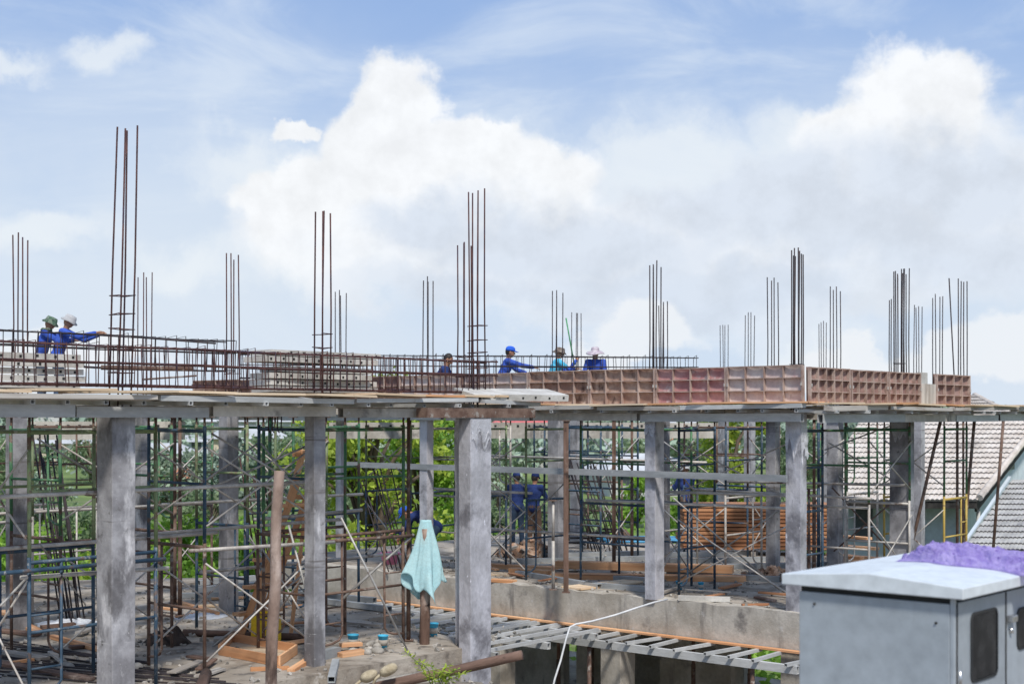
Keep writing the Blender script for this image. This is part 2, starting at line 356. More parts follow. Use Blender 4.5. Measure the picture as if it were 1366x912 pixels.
for px, Y, w, m in ((455,29.6,.17,CW),(569,26.9,.2,CW),(743,29.6,.29,CA),(769,35,.25,CA),(887,29,.16,CA),(965,38,.22,CA),(1000,35,.215,CA),
                    (1031,27,.205,CA),(1097,36,.2,CA),(1114,28.4,.255,CA),(1226,32,.2,CA)):
    column(apx(px, Y), w, w*.9, .1, 3.2, m)
column(apx(873, 23.6), .21, .26, .13, 3.2, CW, 'film wrapped column at the slab edge')
column(apx(1062, 22.0), .27, .185, -.3, 3.2, CW, 'film wrapped corner column')
column(apx(1203, 25.4), .36, .24, .1, 3.13, CA)
# lower storey columns
for a, b in ((-2.6,10.5),(.9,10.5),(3.6,10.5),(6.6,10.5),(-2.6,14.5),(1.2,14.5),(4.6,14.5),(0,17.5),(3,17.7)):
    column((a, b), .42, .42, -3.5, -.3, M['conc'])
for a0, a1, b in ((-2.4,-.6,15.2),(.6,2.2,13.6),(3.1,4.4,15.4),(5.4,9.5,14.6),(-2.6,-1.4,12.2)):
    MB().prism([ab(a0,b).to_2d(), ab(a1,b).to_2d(), ab(a1,b+.2).to_2d(), ab(a0,b+.2).to_2d()], -3.5, -.065).build('added_basement_wall', M['conc'], bld)  # wall pieces added to make the lower void dark
MB().prism([ab(-2.9,9.2).to_2d(), ab(10,9.2).to_2d(), ab(10,20).to_2d(), ab(-2.9,20).to_2d()], -3.4, -2.95).build('lower_slab', M['slab'], bld)
# floors
fl = [(-.45,-9),(-.45,5.6),(1.6,6.1),(2.6,6.1),(2.6,7.2),(8.6,7.2),(9.0,8.3),(10.4,6.6),(12.2,4.2),(17,-9)]
c = MB().prism([ab(*p).to_2d() for p in fl], -.2, 0); c.build('floor_slab', M['slab'], bld)
c = MB().prism([ab(-.45,-9).to_2d(), ab(-.45,5.6).to_2d(), ab(-.15,5.6).to_2d(), ab(-.15,-9).to_2d()], -.62, -.203); c.build('edge_beam', M['conc'], bld)
c = MB().prism([ab(2.6,6.9).to_2d(), ab(2.6,7.2).to_2d(), ab(8.6,7.2).to_2d(), ab(8.6,6.9).to_2d()], -.62, -.203); c.build('edge_beam', M['conc'], bld)
c = MB().prism([ab(-2.9,10.56).to_2d(), ab(10.2,10.56).to_2d(), ab(10.2,19).to_2d(), ab(-2.9,19).to_2d()], -.06, .15); c.build('floor_slab', M['slab'], bld)
def edge(a0, a1, b0, b1, z0, z1, m='conc', n=40):   # a cast beam with a rough top
    c = MB(); vs = []; fs = []
    for i in range(n+1):
        t = i/n; 
        for (s, z) in ((0, z0), (0, z1), (1, z1), (1, z0)):
            a = a0+(a1-a0)*t; b = b0+(b1-b0)*t
            if a0 == a1: a += s*.3
            else: b += s*.3
            q = ab(a, b, z+(U(-.02, .015) if z == z1 else U(-.004,.004)))
            vs.append(q+V((U(-.004,.004), U(-.004,.004), 0)))
    for i in range(n):
        for e in range(4): fs.append((i*4+e, i*4+(e+1)%4, i*4+4+(e+1)%4, i*4+4+e))
    fs += [(0,1,2,3), (n*4+3,n*4+2,n*4+1,n*4)]
    o = c.add(vs, fs).build('edge_beam', M[m], bld); return o
edge(-2.9, 10.2, 10.25, 10.25, -.42, .155, n=70)
edge(-2.9, -2.9, 10.56, 19, -.42, .155)
# far lower beams of the rear wing
for (x0, x1, Y) in ((40, 245, 33), (440, 560, 37), (640, 872, 38), (880, 960, 39)):
    p, q = P(x0, 574, Y), P(x1, 574, Y); m = MB().beam(p, q, .3, .42)
    o = m.build('rear_beam', M['conc'], bld)
    m = MB()
    for k in range(int((x1-x0)/15)+1):
        r = P(x0+6+k*15, 568, Y-.153); m.box(r, (.06, .012, .06))
    m.build('bolt_hole', M['hole'], o)
# ---------------------------------------------------------------- formwork decks
def deck(label, line, p0, p1, along, inset, depth, z, gapw):
    """line 'b': edge runs along B at a=inset; line 'a': edge runs along A at b=inset"""
    f = (lambda t, s, zz: ab(inset+s, t, zz)) if along == 'b' else (lambda t, s, zz: ab(t, inset+s, zz))
    d = thing('formwork_deck', label, 'formwork deck', f((p0+p1)/2, 0, z-.25))
    # rails of square steel tube, in lengths, laid with open ends
    t = p0
    while t < p1-.1:
        e = min(t+U(1.7, 3.4), p1); zr = z-.148+U(-.012,.008); gap = U(.01,.13)
        stick('rail', f(t+gap, .0+U(-.05,.05), zr), f(e-.01, .0+U(-.05,.05), zr+U(-.008,.008)), .1, U(.115,.135), M['lsteel'] if U(0,1) < .7 else M['conc'], d, hollow=True); t = e
    t = p0+.1
    while t < p1:
        stick('joist', f(t, -.16+U(-.12,.07), z-.054), f(t, 1.6, z-.054), .055, .048, M['lsteel'], d, hollow=True); t += U(.42,.62)
    t = p0
    while t < p1-.1:                      # grey edge planks
        e = min(t+U(1.4, 3.2), p1)
        stick('edge_plank', f(t+.01, -.17+U(-.03,.03), z+.010+U(-.02,.014)), f(e-U(.0,.10), -.17+U(-.04,.04), z+.010+U(-.03,.02)), .16, U(.05,.075), M['lsteel'] if U(0,1) < .45 else M['woodG'], d, roll=U(-.1,.1)); t = e
    t = p0
    while t < p1-.1:
        e = min(t+U(.6, 1.25), p1); zz = z+.066+U(-.012,.02)
        stick('plywood_sheet', f(t+U(.0,.04), .36+U(-.12,.06), zz), f(e-U(.0,.05), .36+U(-.12,.06), zz+U(-.02,.014)), 1.2, .026, M['woodP'] if U(0,1) < .6 else M['wood'], d); t = e
    # the boarded field behind the edge, unseen gaps added to let light below
    s = 1.1
    while s < depth:
        q = [f(p0, s, 0), f(p1, s, 0), f(p1, s+.55, 0), f(p0, s+.55, 0)]
        MB().prism([v.to_2d() for v in q], z+.0, z+.03).build('deck_board', M['woodG'], d); s += gapw
    MB().prism([f(p0,1.2,0).to_2d(), f(p1,1.2,0).to_2d(), f(p1,1.7,0).to_2d(), f(p0,1.7,0).to_2d()], z-.09, z-.004).build('beam', M['conc'], d)
    for s in (2.2, 4.2, 6.4, 8.6):
        if s < depth: stick('beam', f(p0+.2, s, z-.09), f(p1-.2, s, z-.09), .15, .17, M['conc'], d)
    return d
DL = deck('boarded formwork deck over the near columns, carrying planks and a long rebar cage', 'l', -9, 6.85, 'b', -.28, 16, 3.36, 1.6)
DR = deck('formwork deck behind the red steel side panels', 'r', -3.0, 13.6, 'a', 10.12, 6.6, 3.30, 2.9)
DE = deck('formwork deck edge running back above the tiled roof', 'e', 10.3, 18.6, 'b', -3.06, 4.5, 3.285, 2.9)
# dark box beam at the deck corner
stick('end_beam', ab(-.52, 4.3, 3.205), ab(-.52, 6.5, 3.205), .2, .13, M['rust'], DL)

# red steel side panels
def panel(p, q, zb, h, m, label, nv=4, lean=0.0):
    p = V((p.x, p.y, zb)); q = V((q.x, q.y, zb)); d = (q-p); L = d.length; d = d.normalized(); n = V((d.y, -d.x, 0))
    if n.y > 0: n = -n
    t = thing('side_form_panel', label, 'formwork panel', (p+q)/2, 'steel side panels round the deck')
    up = V((0,0,1))*math.cos(lean)+n*math.sin(lean)
    fr = lambda u, v, w: p+d*u+up*v+n*w
    c = MB(); nu = nv*6; nvv = 18
    def cell(u, v):     # plate dished between the ribs
        uu = u*nv % 1; vv = v*3 % 1
        return fr(.006+u*(L-.012), v*h, -.022*(math.sin(math.pi*uu)*math.sin(math.pi*vv))**.6 if 0 < u < 1 and 0 < v < 1 else 0)
    c.grid(cell, nu, nvv)
    c.grid(lambda u, v: fr(.006+u*(L-.012), v*h, -.03), 1, 1, sm=False)
    c.build('plate', m, t)
    r = MB(); rot = Matrix((d, n, up)).transposed()
    for k in range(nv+1):
        u = max(.012, min(L-.012, L*k/nv)); w = .008 if 0 < k < nv else .014
        r.box(fr(u, h/2, .024), (w*2, .052, h-.004), rot)
    for k in range(4):
        v = max(.008, min(h-.008, h*k/3)); r.box(fr(L/2, v+U(-.006,.006), .02+.003*k), (L-.02, .044, .014), rot)
    r.build('rib_frame', M['formrib'], t)
    for k in (0.02, L-.02):
        MB().box(fr(k, h*.5, .055), (.02, .02, .05), rot).build('clamp', M['galv'], t)
    return t
kinds = [('pinkF','pale pink side panel at the outer corner of the deck'),('redF','dull red side panel, next but one from the pale corner panel'),('rustF','rust streaked side panel beneath the tallest dark rebar bundle'),
         ('rustF','brown rusty side panel below the worker in the wide hat'),('pinkF','washed out side panel below the worker in the blue cap'),('pinkF','pale side panel just past the rusty thick rebar bundle'),('darkF','dark rusty side panel behind the tilted white plank'),
         ('darkF','dark rusty side panel behind the rebar cage beside the plank stack'),('darkF','far dark side panel behind the low end of the plank stack'),('darkF','farthest dark side panel, seen through the rebar cage')]
t = -2.93
for i, (k, lb) in enumerate(kinds):
    w = 1.36 if i < 4 else 1.62
    panel(ab(t+.008, 10.08), ab(t+w-.008, 10.08), 3.362+U(-.006,.006), .575+U(-.012,.012), M[k], lb, 4, U(-.01,.03)); t += w
for i, (t0, t1, lb) in enumerate(((10.1,11.4,'dark rusty side panel turning the corner from the pale one'),(11.42,12.7,'dark ribbed side panel in the middle of the receding row'),(12.72,13.95,'dark side panel ending the row at the gap with upright slats'),(14.55,16.0,'short separate grey brown side panel beside the leaning rebar'))):
    panel(ab(-2.955, t0+.03), ab(-2.955, t1-.008), 3.345, .56+U(-.01,.01), M['darkF'], lb, 5 if i < 3 else 4, -.01)
m = thing('slatted_shutter', 'narrow shutter of upright wooden slats in the gap between the dark panels', 'shutter', ab(-3.0, 14.25, 3.36))
for k in range(7): stick('slat', ab(-3.0, 14.0+k*.075, 3.36), ab(-3.0, 14.0+k*.075, 3.72), .055, .02, M['woodG'], m)
stick('crosspiece', ab(-2.96, 13.98, 3.6), ab(-2.96, 14.5, 3.6), .03, .05, M['woodG'], m)
MB().box(ab(-2.9, 14.2, 3.82), (.35,.03,.2), basis(V((B.x, B.y, 0)))).build('backing_board', M['plank'], m)

# ---------------------------------------------------------------- rebar bundles standing over the columns
def bundle(px, Y, ptop, label, spread=.2, nb=4, zb=3.35, zt=None, ties=(.25,.55), lean=(.0,.0), m='rebar', r=.0105):
    spread *= .76; base = PZ(px, zb, Y); zt = zt or EYE+(HZ-ptop)/F*Y
    t = thing('rebar_bundle', label, 'rebar bundle', base, 'rebar bundles above the columns')
    off = [(-1,-1),(1,-1),(1,1),(-1,1),(0,-1),(0,1),(-1,0),(1,0)][:nb]
    for s, q in off:
        b0 = base+V((A.x*s+B.x*q, A.y*s+B.y*q, 0))*spread/2; b0.z = zb-.1
        h = zt-U(0, .13); j = V((U(-.018,.018), U(-.018,.018), 0))
        b1 = V((b0.x+lean[0]*(h-zb)+j.x, b0.y+lean[1]*(h-zb)+j.y, h)); mid = (b0+b1)/2+V((U(-.012,.012), U(-.012,.012), 0))
        MB().tube([b0, mid, b1], r, 7).build('bar', M[m], t)
    for z in ties:
        c = base+V((lean[0]*z, lean[1]*z, z)); k = spread/2+.018
        ring = [c+V((A.x*s+B.x*q, A.y*s+B.y*q, U(-.02,.02)/k*.5))*k for s, q in ((-1,-1),(1,-1),(1,1),(-1,1),(-1,-1))]
        for v in ring: v.z = c.z+U(-.012,.012)
        MB().tube(ring, .006, 5).build('stirrup', M[m], t)
    return t
bundle(160, 15.9, 165, 'tallest brown rebar bundle standing on the nearest column', .22, 4, ties=(.3,.55,.78,.95,1.15), lean=(.025,0))
bundle(430, 18.1, 278, 'rusty three bar bundle with ties behind the plank stack', .19, 4, ties=(.35,.68,.85), m='rebar')
bundle(637, 20.4, 251, 'thick rusty rebar bundle with ladder ties near the deck corner', .22, 5, ties=(.3,.5,.72,.9,1.1), m='rebar')
bundle(619, 21.4, 318, 'shorter rusty rebar bundle just beside the thick ladder tied one', .2, 4, ties=(.4,.7), m='rebar')
bundle(27, 21, 310, 'dark rebar bundle next to the worker in the camouflage hat', .2, 4, ties=(.6,))
bundle(193, 26.2, 362, 'thin dark rebar bundle close behind the tallest brown bundle', .24, 4, ties=())
bundle(310, 23.0, 335, 'dark rebar bundle rising from the long rebar cage', .2, 4, ties=(.5,))
bundle(454, 29.6, 386, 'thin rebar bundle beside the rusty three bar bundle', .2, 4, ties=(), m='rebarD')
bundle(571, 26.9, 369, 'slim dark rebar bundle beside the crouching navy worker', .19, 4, ties=(), m='rebarD')
bundle(743, 29.7, 387, 'slim rebar bundle behind the worker in the cyan shirt', .2, 4, ties=(), m='rebarD')
bundle(769, 35.6, 415, 'short rebar bundle beside the raised green rod', .2, 4, ties=(), m='rebarD')
bundle(874, 24, 347, 'dark rebar bundle above the film wrapped column', .2, 5, ties=(.45,), m='rebarD')
bundle(885, 29, 401, 'shorter rebar bundle crowding the one over the wrapped column', .16, 4, ties=(), m='rebarD')
bundle(966, 40, 432, 'shortest far rebar bundle standing alone on the horizon', .2, 4, ties=(), m='rebarD')
bundle(1000, 36, 416, 'short far rebar bundle next to the shortest one', .2, 4, ties=(), m='rebarD')
bundle(1031, 27, 369, 'spaced rebar bundle just before the densest corner bundle', .2, 4, ties=(.45,), m='rebarD')
bundle(1063, 22.2, 330, 'dense dark rebar bundle over the outer corner of the deck', .17, 8, ties=(.62,), m='rebarD')
bundle(1097, 38, 427, 'small far rebar bundle past the outer corner', .18, 4, ties=(), m='rebarD')
bundle(1114, 28.6, 380, 'rebar bundle with low ties past the outer corner', .2, 4, ties=(.3,.55), m='rebarD')
bundle(1200, 25.4, 358, 'densest rebar bundle above the dark receding panels', .17, 8, ties=(.55,.75), m='rebarD')
bundle(1208, 26.5, 357, 'thin rebar bundle tight beside the densest one', .13, 4, ties=(), m='rebarD')
bundle(1191, 28, 394, 'lower rebar bundle on the near flank of the densest one', .12, 3, ties=(), m='rebarD')
bundle(1224, 33.5, 406, 'short rebar bundle before the gap with upright slats', .17, 4, ties=(), m='rebarD')
bundle(1251, 30.7, 391, 'rebar bundle behind the gap with upright slats', .2, 4, ties=(), m='rebarD')
e = bundle(1284, 27, 370, 'rebar bundle with one leaning bar at the last panel', .16, 4, ties=(.1,), m='rebarD')
MB().tube([PZ(1275, 3.3, 27), P(1266, 371, 27)], .0125, 7).build('bar', M['rebarD'], e)

# ---------------------------------------------------------------- long tied beam cages
def cage(label, p, q, z0, z1, w, sp, m='rebar', r=.011, rs=.006, wob=.01):
    p = V((p.x, p.y, 0)); q = V((q.x, q.y, 0)); d = (q-p); L = d.length; d = d.normalized(); n = V((-d.y, d.x, 0))
    t = thing('beam_rebar_cage', label, 'rebar cage', p+d*L/2+V((0,0,z0)), 'long tied beam cages')
    for s, z in ((-1,z0),(1,z0),(-1,z1),(1,z1),(-1,(z0+z1)/2+.03),(1,(z0+z1)/2+.03)):
        k = 9; pts = [p+d*L*i/k+n*s*w/2+V((0,0,z+U(-wob,wob))) for i in range(k+1)]
        MB().tube(pts, r, 6).build('bar', M[m], t)
    u = .05; cnt = 0
    while u < L and cnt < 96:
        c = p+d*u; j = U(-.03,.03); k = .012; up = z1+(U(.02,.05) if U(0,1) < .4 else k)
        pts = [c-n*(w/2+k)+V((0,0,z0-k)), c-n*(w/2+k)+d*j+V((0,0,up)), c+n*(w/2+k)+d*j+V((0,0,z1+k)), c+n*(w/2+k)+V((0,0,z0-k)), c-n*(w/2+k)+V((0,0,z0-k))]
        MB().tube(pts, rs, 5).build('stirrup', M[m], t); u += sp*U(.85,1.15); cnt += 1
    return t
cage('long rusty rebar cage lying along the near edge of the boarded deck', ab(.12,-3.0), ab(.12,6.4), 3.50, 3.94, .22, .125, r=.0125, rs=.0065)
cage('blue grey rebar cage behind the two workers in hats', ab(2.6,-1.2), ab(2.6,3.6), 3.80, 4.22, .2, .17, m='rebarD', r=.009)
cage('thin rebar cage running behind the plank stack towards the thick rusty bundle', ab(3.0,3.3), ab(3.0,7.6), 3.6, 4.1, .2, .16, r=.01)
cage('fine dark rebar cage in front of the row of workers', ab(9.8,9.4), ab(3.6,17.0), 3.95, 4.44, .2, .16, m='rebarD', r=.011, rs=.007)
for k, (x0,y0,x1,y1,Y,lb) in enumerate(((175,449,288,458,19,'dark rod sticking out level past the tallest bundle'),(135,490,258,492,17.5,'brown rod bundle lying inside the cage beside the tallest bundle'),(190,506,262,501,18.5,'brown rod lying low in the cage, tilted up'))):
    tag(stick('loose_rod', P(x0,y0,Y), P(x1,y1,Y), 0, 0, M['rebarD'] if k == 0 else M['rust'], tube=.012 if k != 1 else .03), lb, 'steel rod')

# ---------------------------------------------------------------- precast planks with small holes
def preplank(c, d, L, W, H, label, grp, tilt=0.0, yaw=0.0):
    d = V((d.x, d.y, 0)).normalized(); d.rotate(Matrix.Rotation(yaw, 3, 'Z')); t = thing('perforated_plank', label, 'concrete plank', c, grp)
    rot = basis(d)@Matrix.Rotation(tilt, 3, 'X')
    n = 14; m = MB()
    m.box(c, (L, W, H), rot); k = int(L/.2)
    for i in range(k):
        x = -L/2+.1+(L-.2)*i/(k-1)+U(-.02,.02)
        for s in (-1, 1): m.box(c+rot@V((x, s*(W/2+.0015), U(-.008,.008))), (.03, .006, .03), rot, 1)
    o = m.build('slab', [M['plank'], M['hole']], t)
    return t
bd = V((B.x, B.y, 0))
z = 3.47
n1 = ['lowest','second lowest','middle','second highest','topmost']
for i in range(5):
    for j, b0 in enumerate((-1.95,-.45)):
        preplank(ab(1.2+U(-.05,.05), b0+.25*(j==0)+U(-.12,.1), z+.04), bd, U(1.3,1.5), .4, .068, '%s perforated plank in the low pile, %s' % (n1[i], 'under the worker in camouflage' if j == 0 else 'beside the tallest rebar bundle'), 'low pile of perforated planks behind the cage', U(-.03,.03), U(-.04,.04))
    z += .078+U(0,.008)
z = 3.46
mid = [(.0,1.85,.0),(.05,1.9,.02),(-.04,1.75,-.03),(.1,1.65,0),(-.05,2.0,.015),(.06,1.95,.01)]
names = ['lowest','second from bottom','third from bottom','middle','second from top','topmost']
for i, (off, L_, yaw) in enumerate(mid):
    preplank(ab(.75+U(-.05,.05), 3.55+off, z+.045), bd, L_, .42, .070, '%s plank of the ragged tall stack behind the cage' % names[i], 'ragged tall stack of perforated planks', U(-.04,.04), yaw); z += .088 if i != 3 else .12
preplank(ab(-.3, 6.35, 3.47), V((B.x*.92+A.x*-.2, B.y*.92+A.y*-.2, 0)), 1.55, .62, .09, 'white perforated plank lying tilted alone on the deck corner', None, .16, -.12)

# ---------------------------------------------------------------- steel tube strip below the slab edge
js = thing('joist_strip', 'strip of grey steel tube joists on a long rail below the slab edge', 'falsework', ab(1.5, 9.6, -.55))
t = -3.2
while t < 6.6:
    e = min(t+3.4, 6.8); stick('rail', ab(t+.01, 9.42, -.55), ab(e-.01, 9.42, -.55), .08, .12, M['lsteel'], js, hollow=True); t = e
t = -3.1
while t < 6.7:
    stick('joist', ab(t, 9.26+U(-.05,.05), -.462), ab(t+U(-.12,.12), 10.22, -.462), .055, .05, M['lsteel'], js, hollow=True); t += U(.33,.56)
stick('edge_board', ab(-3.0,10.16,-.425), ab(2.4,10.16,-.425), .12, .03, M['wood'], js)
stick('edge_board', ab(2.42,10.16,-.425), ab(7.4,10.16,-.425), .12, .03, M['wood'], js)
for a in (-2.4,.7,3.6,6.0): stick('prop', ab(a,9.45,-3.35), ab(a,9.45,-.615), 0, 0, M['rust'], js, tube=.035)
MB().prism([ab(-.15,5.3).to_2d(), ab(-.15,5.6).to_2d(), ab(2.6,6.1).to_2d(), ab(2.6,5.8).to_2d()], -.62, -.203).build('edge_beam', M['conc'], bld)
js2 = thing('joist_grid', 'loose grid of grey tubes between the dusty floor and the slab', 'falsework', ab(5.5, 8.3, -.4))
for k in range(3): stick('rail', ab(1.6, 7.5+k*.75, -.36), ab(8.6, 7.5+k*.75, -.36), .08, .1, M['lsteel'], js2, hollow=True)
t = 1.8
while t < 8.5:
    stick('joist', ab(t, 7.22, -.282), ab(t+U(-.1,.1), 9.2, -.282), .055, .05, M['lsteel'], js2, hollow=True); t += U(.4,.62)
for k in range(3): stick('rail', ab(.2, 6.6+k*1.2, -.36), ab(1.55, 6.6+k*1.2, -.36), .08, .1, M['lsteel'], js2, hollow=True)
t = .3
while t < 1.6: stick('joist', ab(t, 6.15, -.282), ab(t+U(-.1,.1), 9.2, -.282), .055, .05, M['lsteel'], js2, hollow=True); t += U(.36,.5)
for a in (2,4.5,7.5): stick('prop', ab(a,8.25,-3.35), ab(a,8.25,-.411), 0, 0, M['rust'], js2, tube=.035)
for a, bb in ((2.6,9.0),(5.0,8.8),(6.8,9.0)): stick('prop', ab(a,bb,-3.35), ab(a,bb,-.311), 0, 0, M['rust'], js2, tube=.03)
# long grey channel tied across the columns at head height
tag(stick('steel_channel', ab(-2.6,10.12,2.21), ab(7.3,10.12,2.21), .05, .105, M['steel']), 'long grey steel channel tied across the columns at head height', 'steel channel')

# ---------------------------------------------------------------- scaffold towers
FC = {}
def frame_meshes(w, h, m):
    k = (round(w,2), round(h,2), m.name)
    if k in FC: return FC[k]
    a = MB(); r = .0225
    for x in (0, w): a.tube([(x,0,0),(x,0,h)], r, 8)
    a.tube([(-.0,0,h-.06),(w,0,h-.06)], r, 8)
    a.tube([(0,0,h*.5),(w,0,h*.5)], r*.8, 8)
    ri = .0165; q = w*.24; lad = []
    for s in (0, 1):
        b = MB(); X = lambda x: x if s == 0 else w-x
        pts = [(X(q),0,h-.07),(X(q),0,.26),(X(q*.85),0,.19),(X(q*.5),0,.15),(X(.02),0,.14)]
        b.tube(pts, ri, 7)
        for z in (.42,1.0):
            if z < h-.1: b.tube([(X(.02),0,z),(X(q),0,z)], ri*.8, 6)
        lad.append(b.mesh('inner_ladder', m))
    FC[k] = (a.mesh('frame', m), lad); return FC[k]
def tower(label, a0, b0, da, db, zf, along, lower, upper, H=3.12, h1=None, brace=1, planks=0, inner='LR', ub=1):
    """rectangle da x db on the grid; frames stand in planes along 'a' or 'b'"""
    org = ab(a0, b0, zf); t = thing('scaffold_tower', label, 'scaffold', org, 'scaffold towers under the decks')
    h1 = h1 or (H-zf)*.52; lifts = [(0, h1, lower), (h1, H-zf-h1-.1, upper)]
    fw, fl = (da, db) if along == 'a' else (db, da)
    dirv = A if along == 'a' else B; oth = B if along == 'a' else A
    dv = V((dirv.x, dirv.y, 0)); ov = V((oth.x, oth.y, 0)); ang = math.atan2(dirv.y, dirv.x)
    for s in (0, 1):
        for (z, h, m) in lifts:
            fm, im = frame_meshes(fw, h, m)
            o = link('frame', fm, t, org+ov*fl*s+V((0,0,z))); o.rotation_euler = (U(-.006,.006), U(-.006,.006), ang)
            for k_, nm_ in enumerate('LR'):
                if nm_ in inner and (ub or z == 0):
                    i = bpy.data.objects.new('inner_ladder', im[k_]); COL.objects.link(i); i.parent = o
        for q in (0, 1):
            b = org+ov*fl*s+dv*fw*q
            MB().tube([b+V((0,0,H-zf-.16)), b+V((0,0,H-zf+.0))], .016, 6).box(b+V((0,0,H-zf+.006)), (.13,.13,.012)).build('screw_jack', M['rust'], t)
    if brace:
        for q in ((0, 1) if brace > 1 else (0,)):
            e = dv*(fw*q+(-.03 if q == 0 else .03))
            for (z, h, m) in lifts:
                for f in (0, 1):
                    z0, z1 = (z+.2, z+h-.25) if f == 0 else (z+h-.25, z+.2)
                    w = dv*(.012 if f else -.012)
                    MB().tube([org+e+w+V((0,0,z0)), org+e+w+ov*fl+V((0,0,z1))], .0125, 6).build('cross_brace', M['galv'], t)
    for k in range(planks):
        u = .12+k*.3
        stick('plank', org+dv*u+ov*-.15+V((0,0,h1+.03)), org+dv*u+ov*(fl+.15)+V((0,0,h1+.03)), .24, .045, M['woodG'], t)
    return t
Gn, Bl, Ru, Ga, Gp, Ye = M['green'], M['blue'], M['rust'], M['galv'], M['greenP'], M['yellowT']
tower('mossy green and blue scaffold tower around the nearest column', .35, -.85, 1.3, 1.62, 0, 'b', Bl, Gp, 3.14, inner='L', ub=0, brace=1)
tower('dark blue and rust scaffold tower behind the leaning log post', .4, 1.5, 1.15, 1.75, 0, 'a', Ru, Bl, 3.14, inner='R', ub=0, brace=2)
tower('green over rust scaffold tower behind the hanging towel', .45, 3.42, 1.2, 1.5, 0, 'b', Ru, Gn, 3.14, inner='LR', ub=0)
tower('bright green scaffold tower behind the nearest column', 2.6, .9, 1.2, 1.7, 0, 'a', Ru, Gn, 3.14, inner='L')
tower('dull scaffold tower at the dark rods beside the picture edge column', 4.6, -1.0, 1.2, 1.7, 0, 'b', Ru, Gp, 3.14, inner='R')
tower('green scaffold tower between the stepladder and the floor edge', 3.6, 5.6, 1.2, 1.4, 0, 'b', Bl, Gn, 3.14, inner='L', ub=0)
tower('rear blue scaffold tower near the tubes stacked at the floor edge', 7.0, 5.4, 1.1, 1.2, 0, 'a', Ru, Gn, 3.14, inner='')
tower('blue and white scaffold tower beside the corner column, with long crossed braces', -2.15, 10.95, 2.1, 1.1, .15, 'b', Bl, Bl, 3.08, inner='L', ub=0)
tower('green over blue scaffold tower beside the timber prop', .5, 11.0, 1.6, 1.15, .15, 'a', Bl, Gn, 3.08, inner='', brace=1)
tower('pale green over blue scaffold tower beside the thick wrapped column', 3.3, 10.9, 1.5, 1.15, .15, 'b', Bl, Gp, 3.08, inner='L', ub=0)
tower('green scaffold tower in front of the tiled roof', -2.5, 13.0, 1.25, 1.55, .15, 'a', Ga, Gn, 3.08, inner='')
tower('yellow and green scaffold tower nearest the pale blue wall', -2.4, 16.2, 1.2, 1.0, .15, 'b', Ye, Gn, 3.08, inner='R', ub=0)
tower('dark scaffold tower behind the two standing workers', 4.1, 14.2, 1.5, 1.3, .15, 'a', Bl, Bl, 3.08, inner='')
tower('grey scaffold tower by the pink tub', 6.6, 11.2, 1.3, 1.3, .15, 'b', Bl, Gp, 3.08, inner='L', ub=0)
tower('far dark scaffold tower beyond the blue pipes', 2.2, 16.8, 1.6, 1.3, .15, 'a', Bl, Ru, 3.08, inner='')
tower('farthest dark scaffold tower at the rear beam', 6.3, 16.6, 1.6, 1.3, .15, 'a', Ru, Bl, 3.08, inner='')

tower('pale scaffold tower over the white sheet on the floor', 6.0, .9, 1.2, 1.6, 0, 'b', Ga, Gp, 3.14, inner='L', ub=1)
tower('pale rear scaffold tower near the bright bushes', 8.3, 3.4, 1.2, 1.7, 0, 'b', Ga, Ru, 3.14, inner='R')
tower('pale scaffold tower behind the stepladder', 2.6, 3.9, 1.2, 1.5, 0, 'a', Bl, Gp, 3.14, inner='L', ub=0)
tower('grey scaffold tower behind the stack of red boards', .9, 13.9, 1.5, 1.3, .15, 'b', Ga, Bl, 3.08, inner='R', ub=0)
tower('pale scaffold tower beside the worker in the pale hat', -.2, 16.6, 1.3, 1.3, .15, 'b', Ga, Gn, 3.08, inner='L')
tower('pale scaffold tower behind the thick wrapped column', 4.9, 11.0, 1.2, 1.3, .15, 'a', Ga, Ga, 3.08, inner='L')
# level tubes tied between towers
lt = [(('a',.36),-.95,.95,1.42,'galv'),(('a',.28),-3.2,.85,1.5,'blue'),(('a',.3),1.2,3.5,1.56,'galv'),(('a',1.6),-1.2,2.6,1.62,'galv'),(('a',1.66),1.3,4.9,1.66,'galv'),(('a',.42),3.3,5.1,1.52,'rust'),(('a',1.7),3.3,5.3,1.75,'galv'),(('a',3.4),3.0,6.9,1.9,'galv'),(('a',2.6),-.5,2.8,1.52,'rust'),
          (('a',2.5),3.0,6.8,1.0,'galv'),(('a',.34),-1.2,3.3,2.3,'galv'),(('a',4.5),-1.5,4.5,2.05,'galv'),(('a',6.2),.5,6.0,1.7,'galv'),(('b',13.4),1.0,6.4,2.3,'galv'),(('b',11.2),.3,5.0,1.05,'galv'),
          (('b',10.9),-2.4,1.9,1.7,'galv'),(('b',10.92),-2.4,.1,1.9,'galv'),(('b',12.9),-2.6,1.0,1.78,'galv'),(('b',10.95),3.2,6.0,1.75,'galv'),(('b',14.4),-2.5,1.2,1.95,'galv')]
lbl = ['grey tube tied low across the mossy tower','blue level tube passing the nearest column towards the picture edge','pale level tube passing the log post','grey level tube behind the nearest column','grey level tube behind the log post','rusty level tube at the towel tower','grey level tube behind the towel tower','far level tube behind the stepladder','rusty level tube beyond the nearest column','low grey level tube behind the towel tower','upper grey level tube across the near bays','grey level tube before the dark leaning rods','rear grey level tube before the bright bushes','high level tube before the standing workers','low level tube above the orange boards',
       'grey level tube above the stack of red boards','upper grey level tube beside the corner column','level tube in front of the tiled roof','level tube beside the standing workers','rear level tube before the pale blue wall']
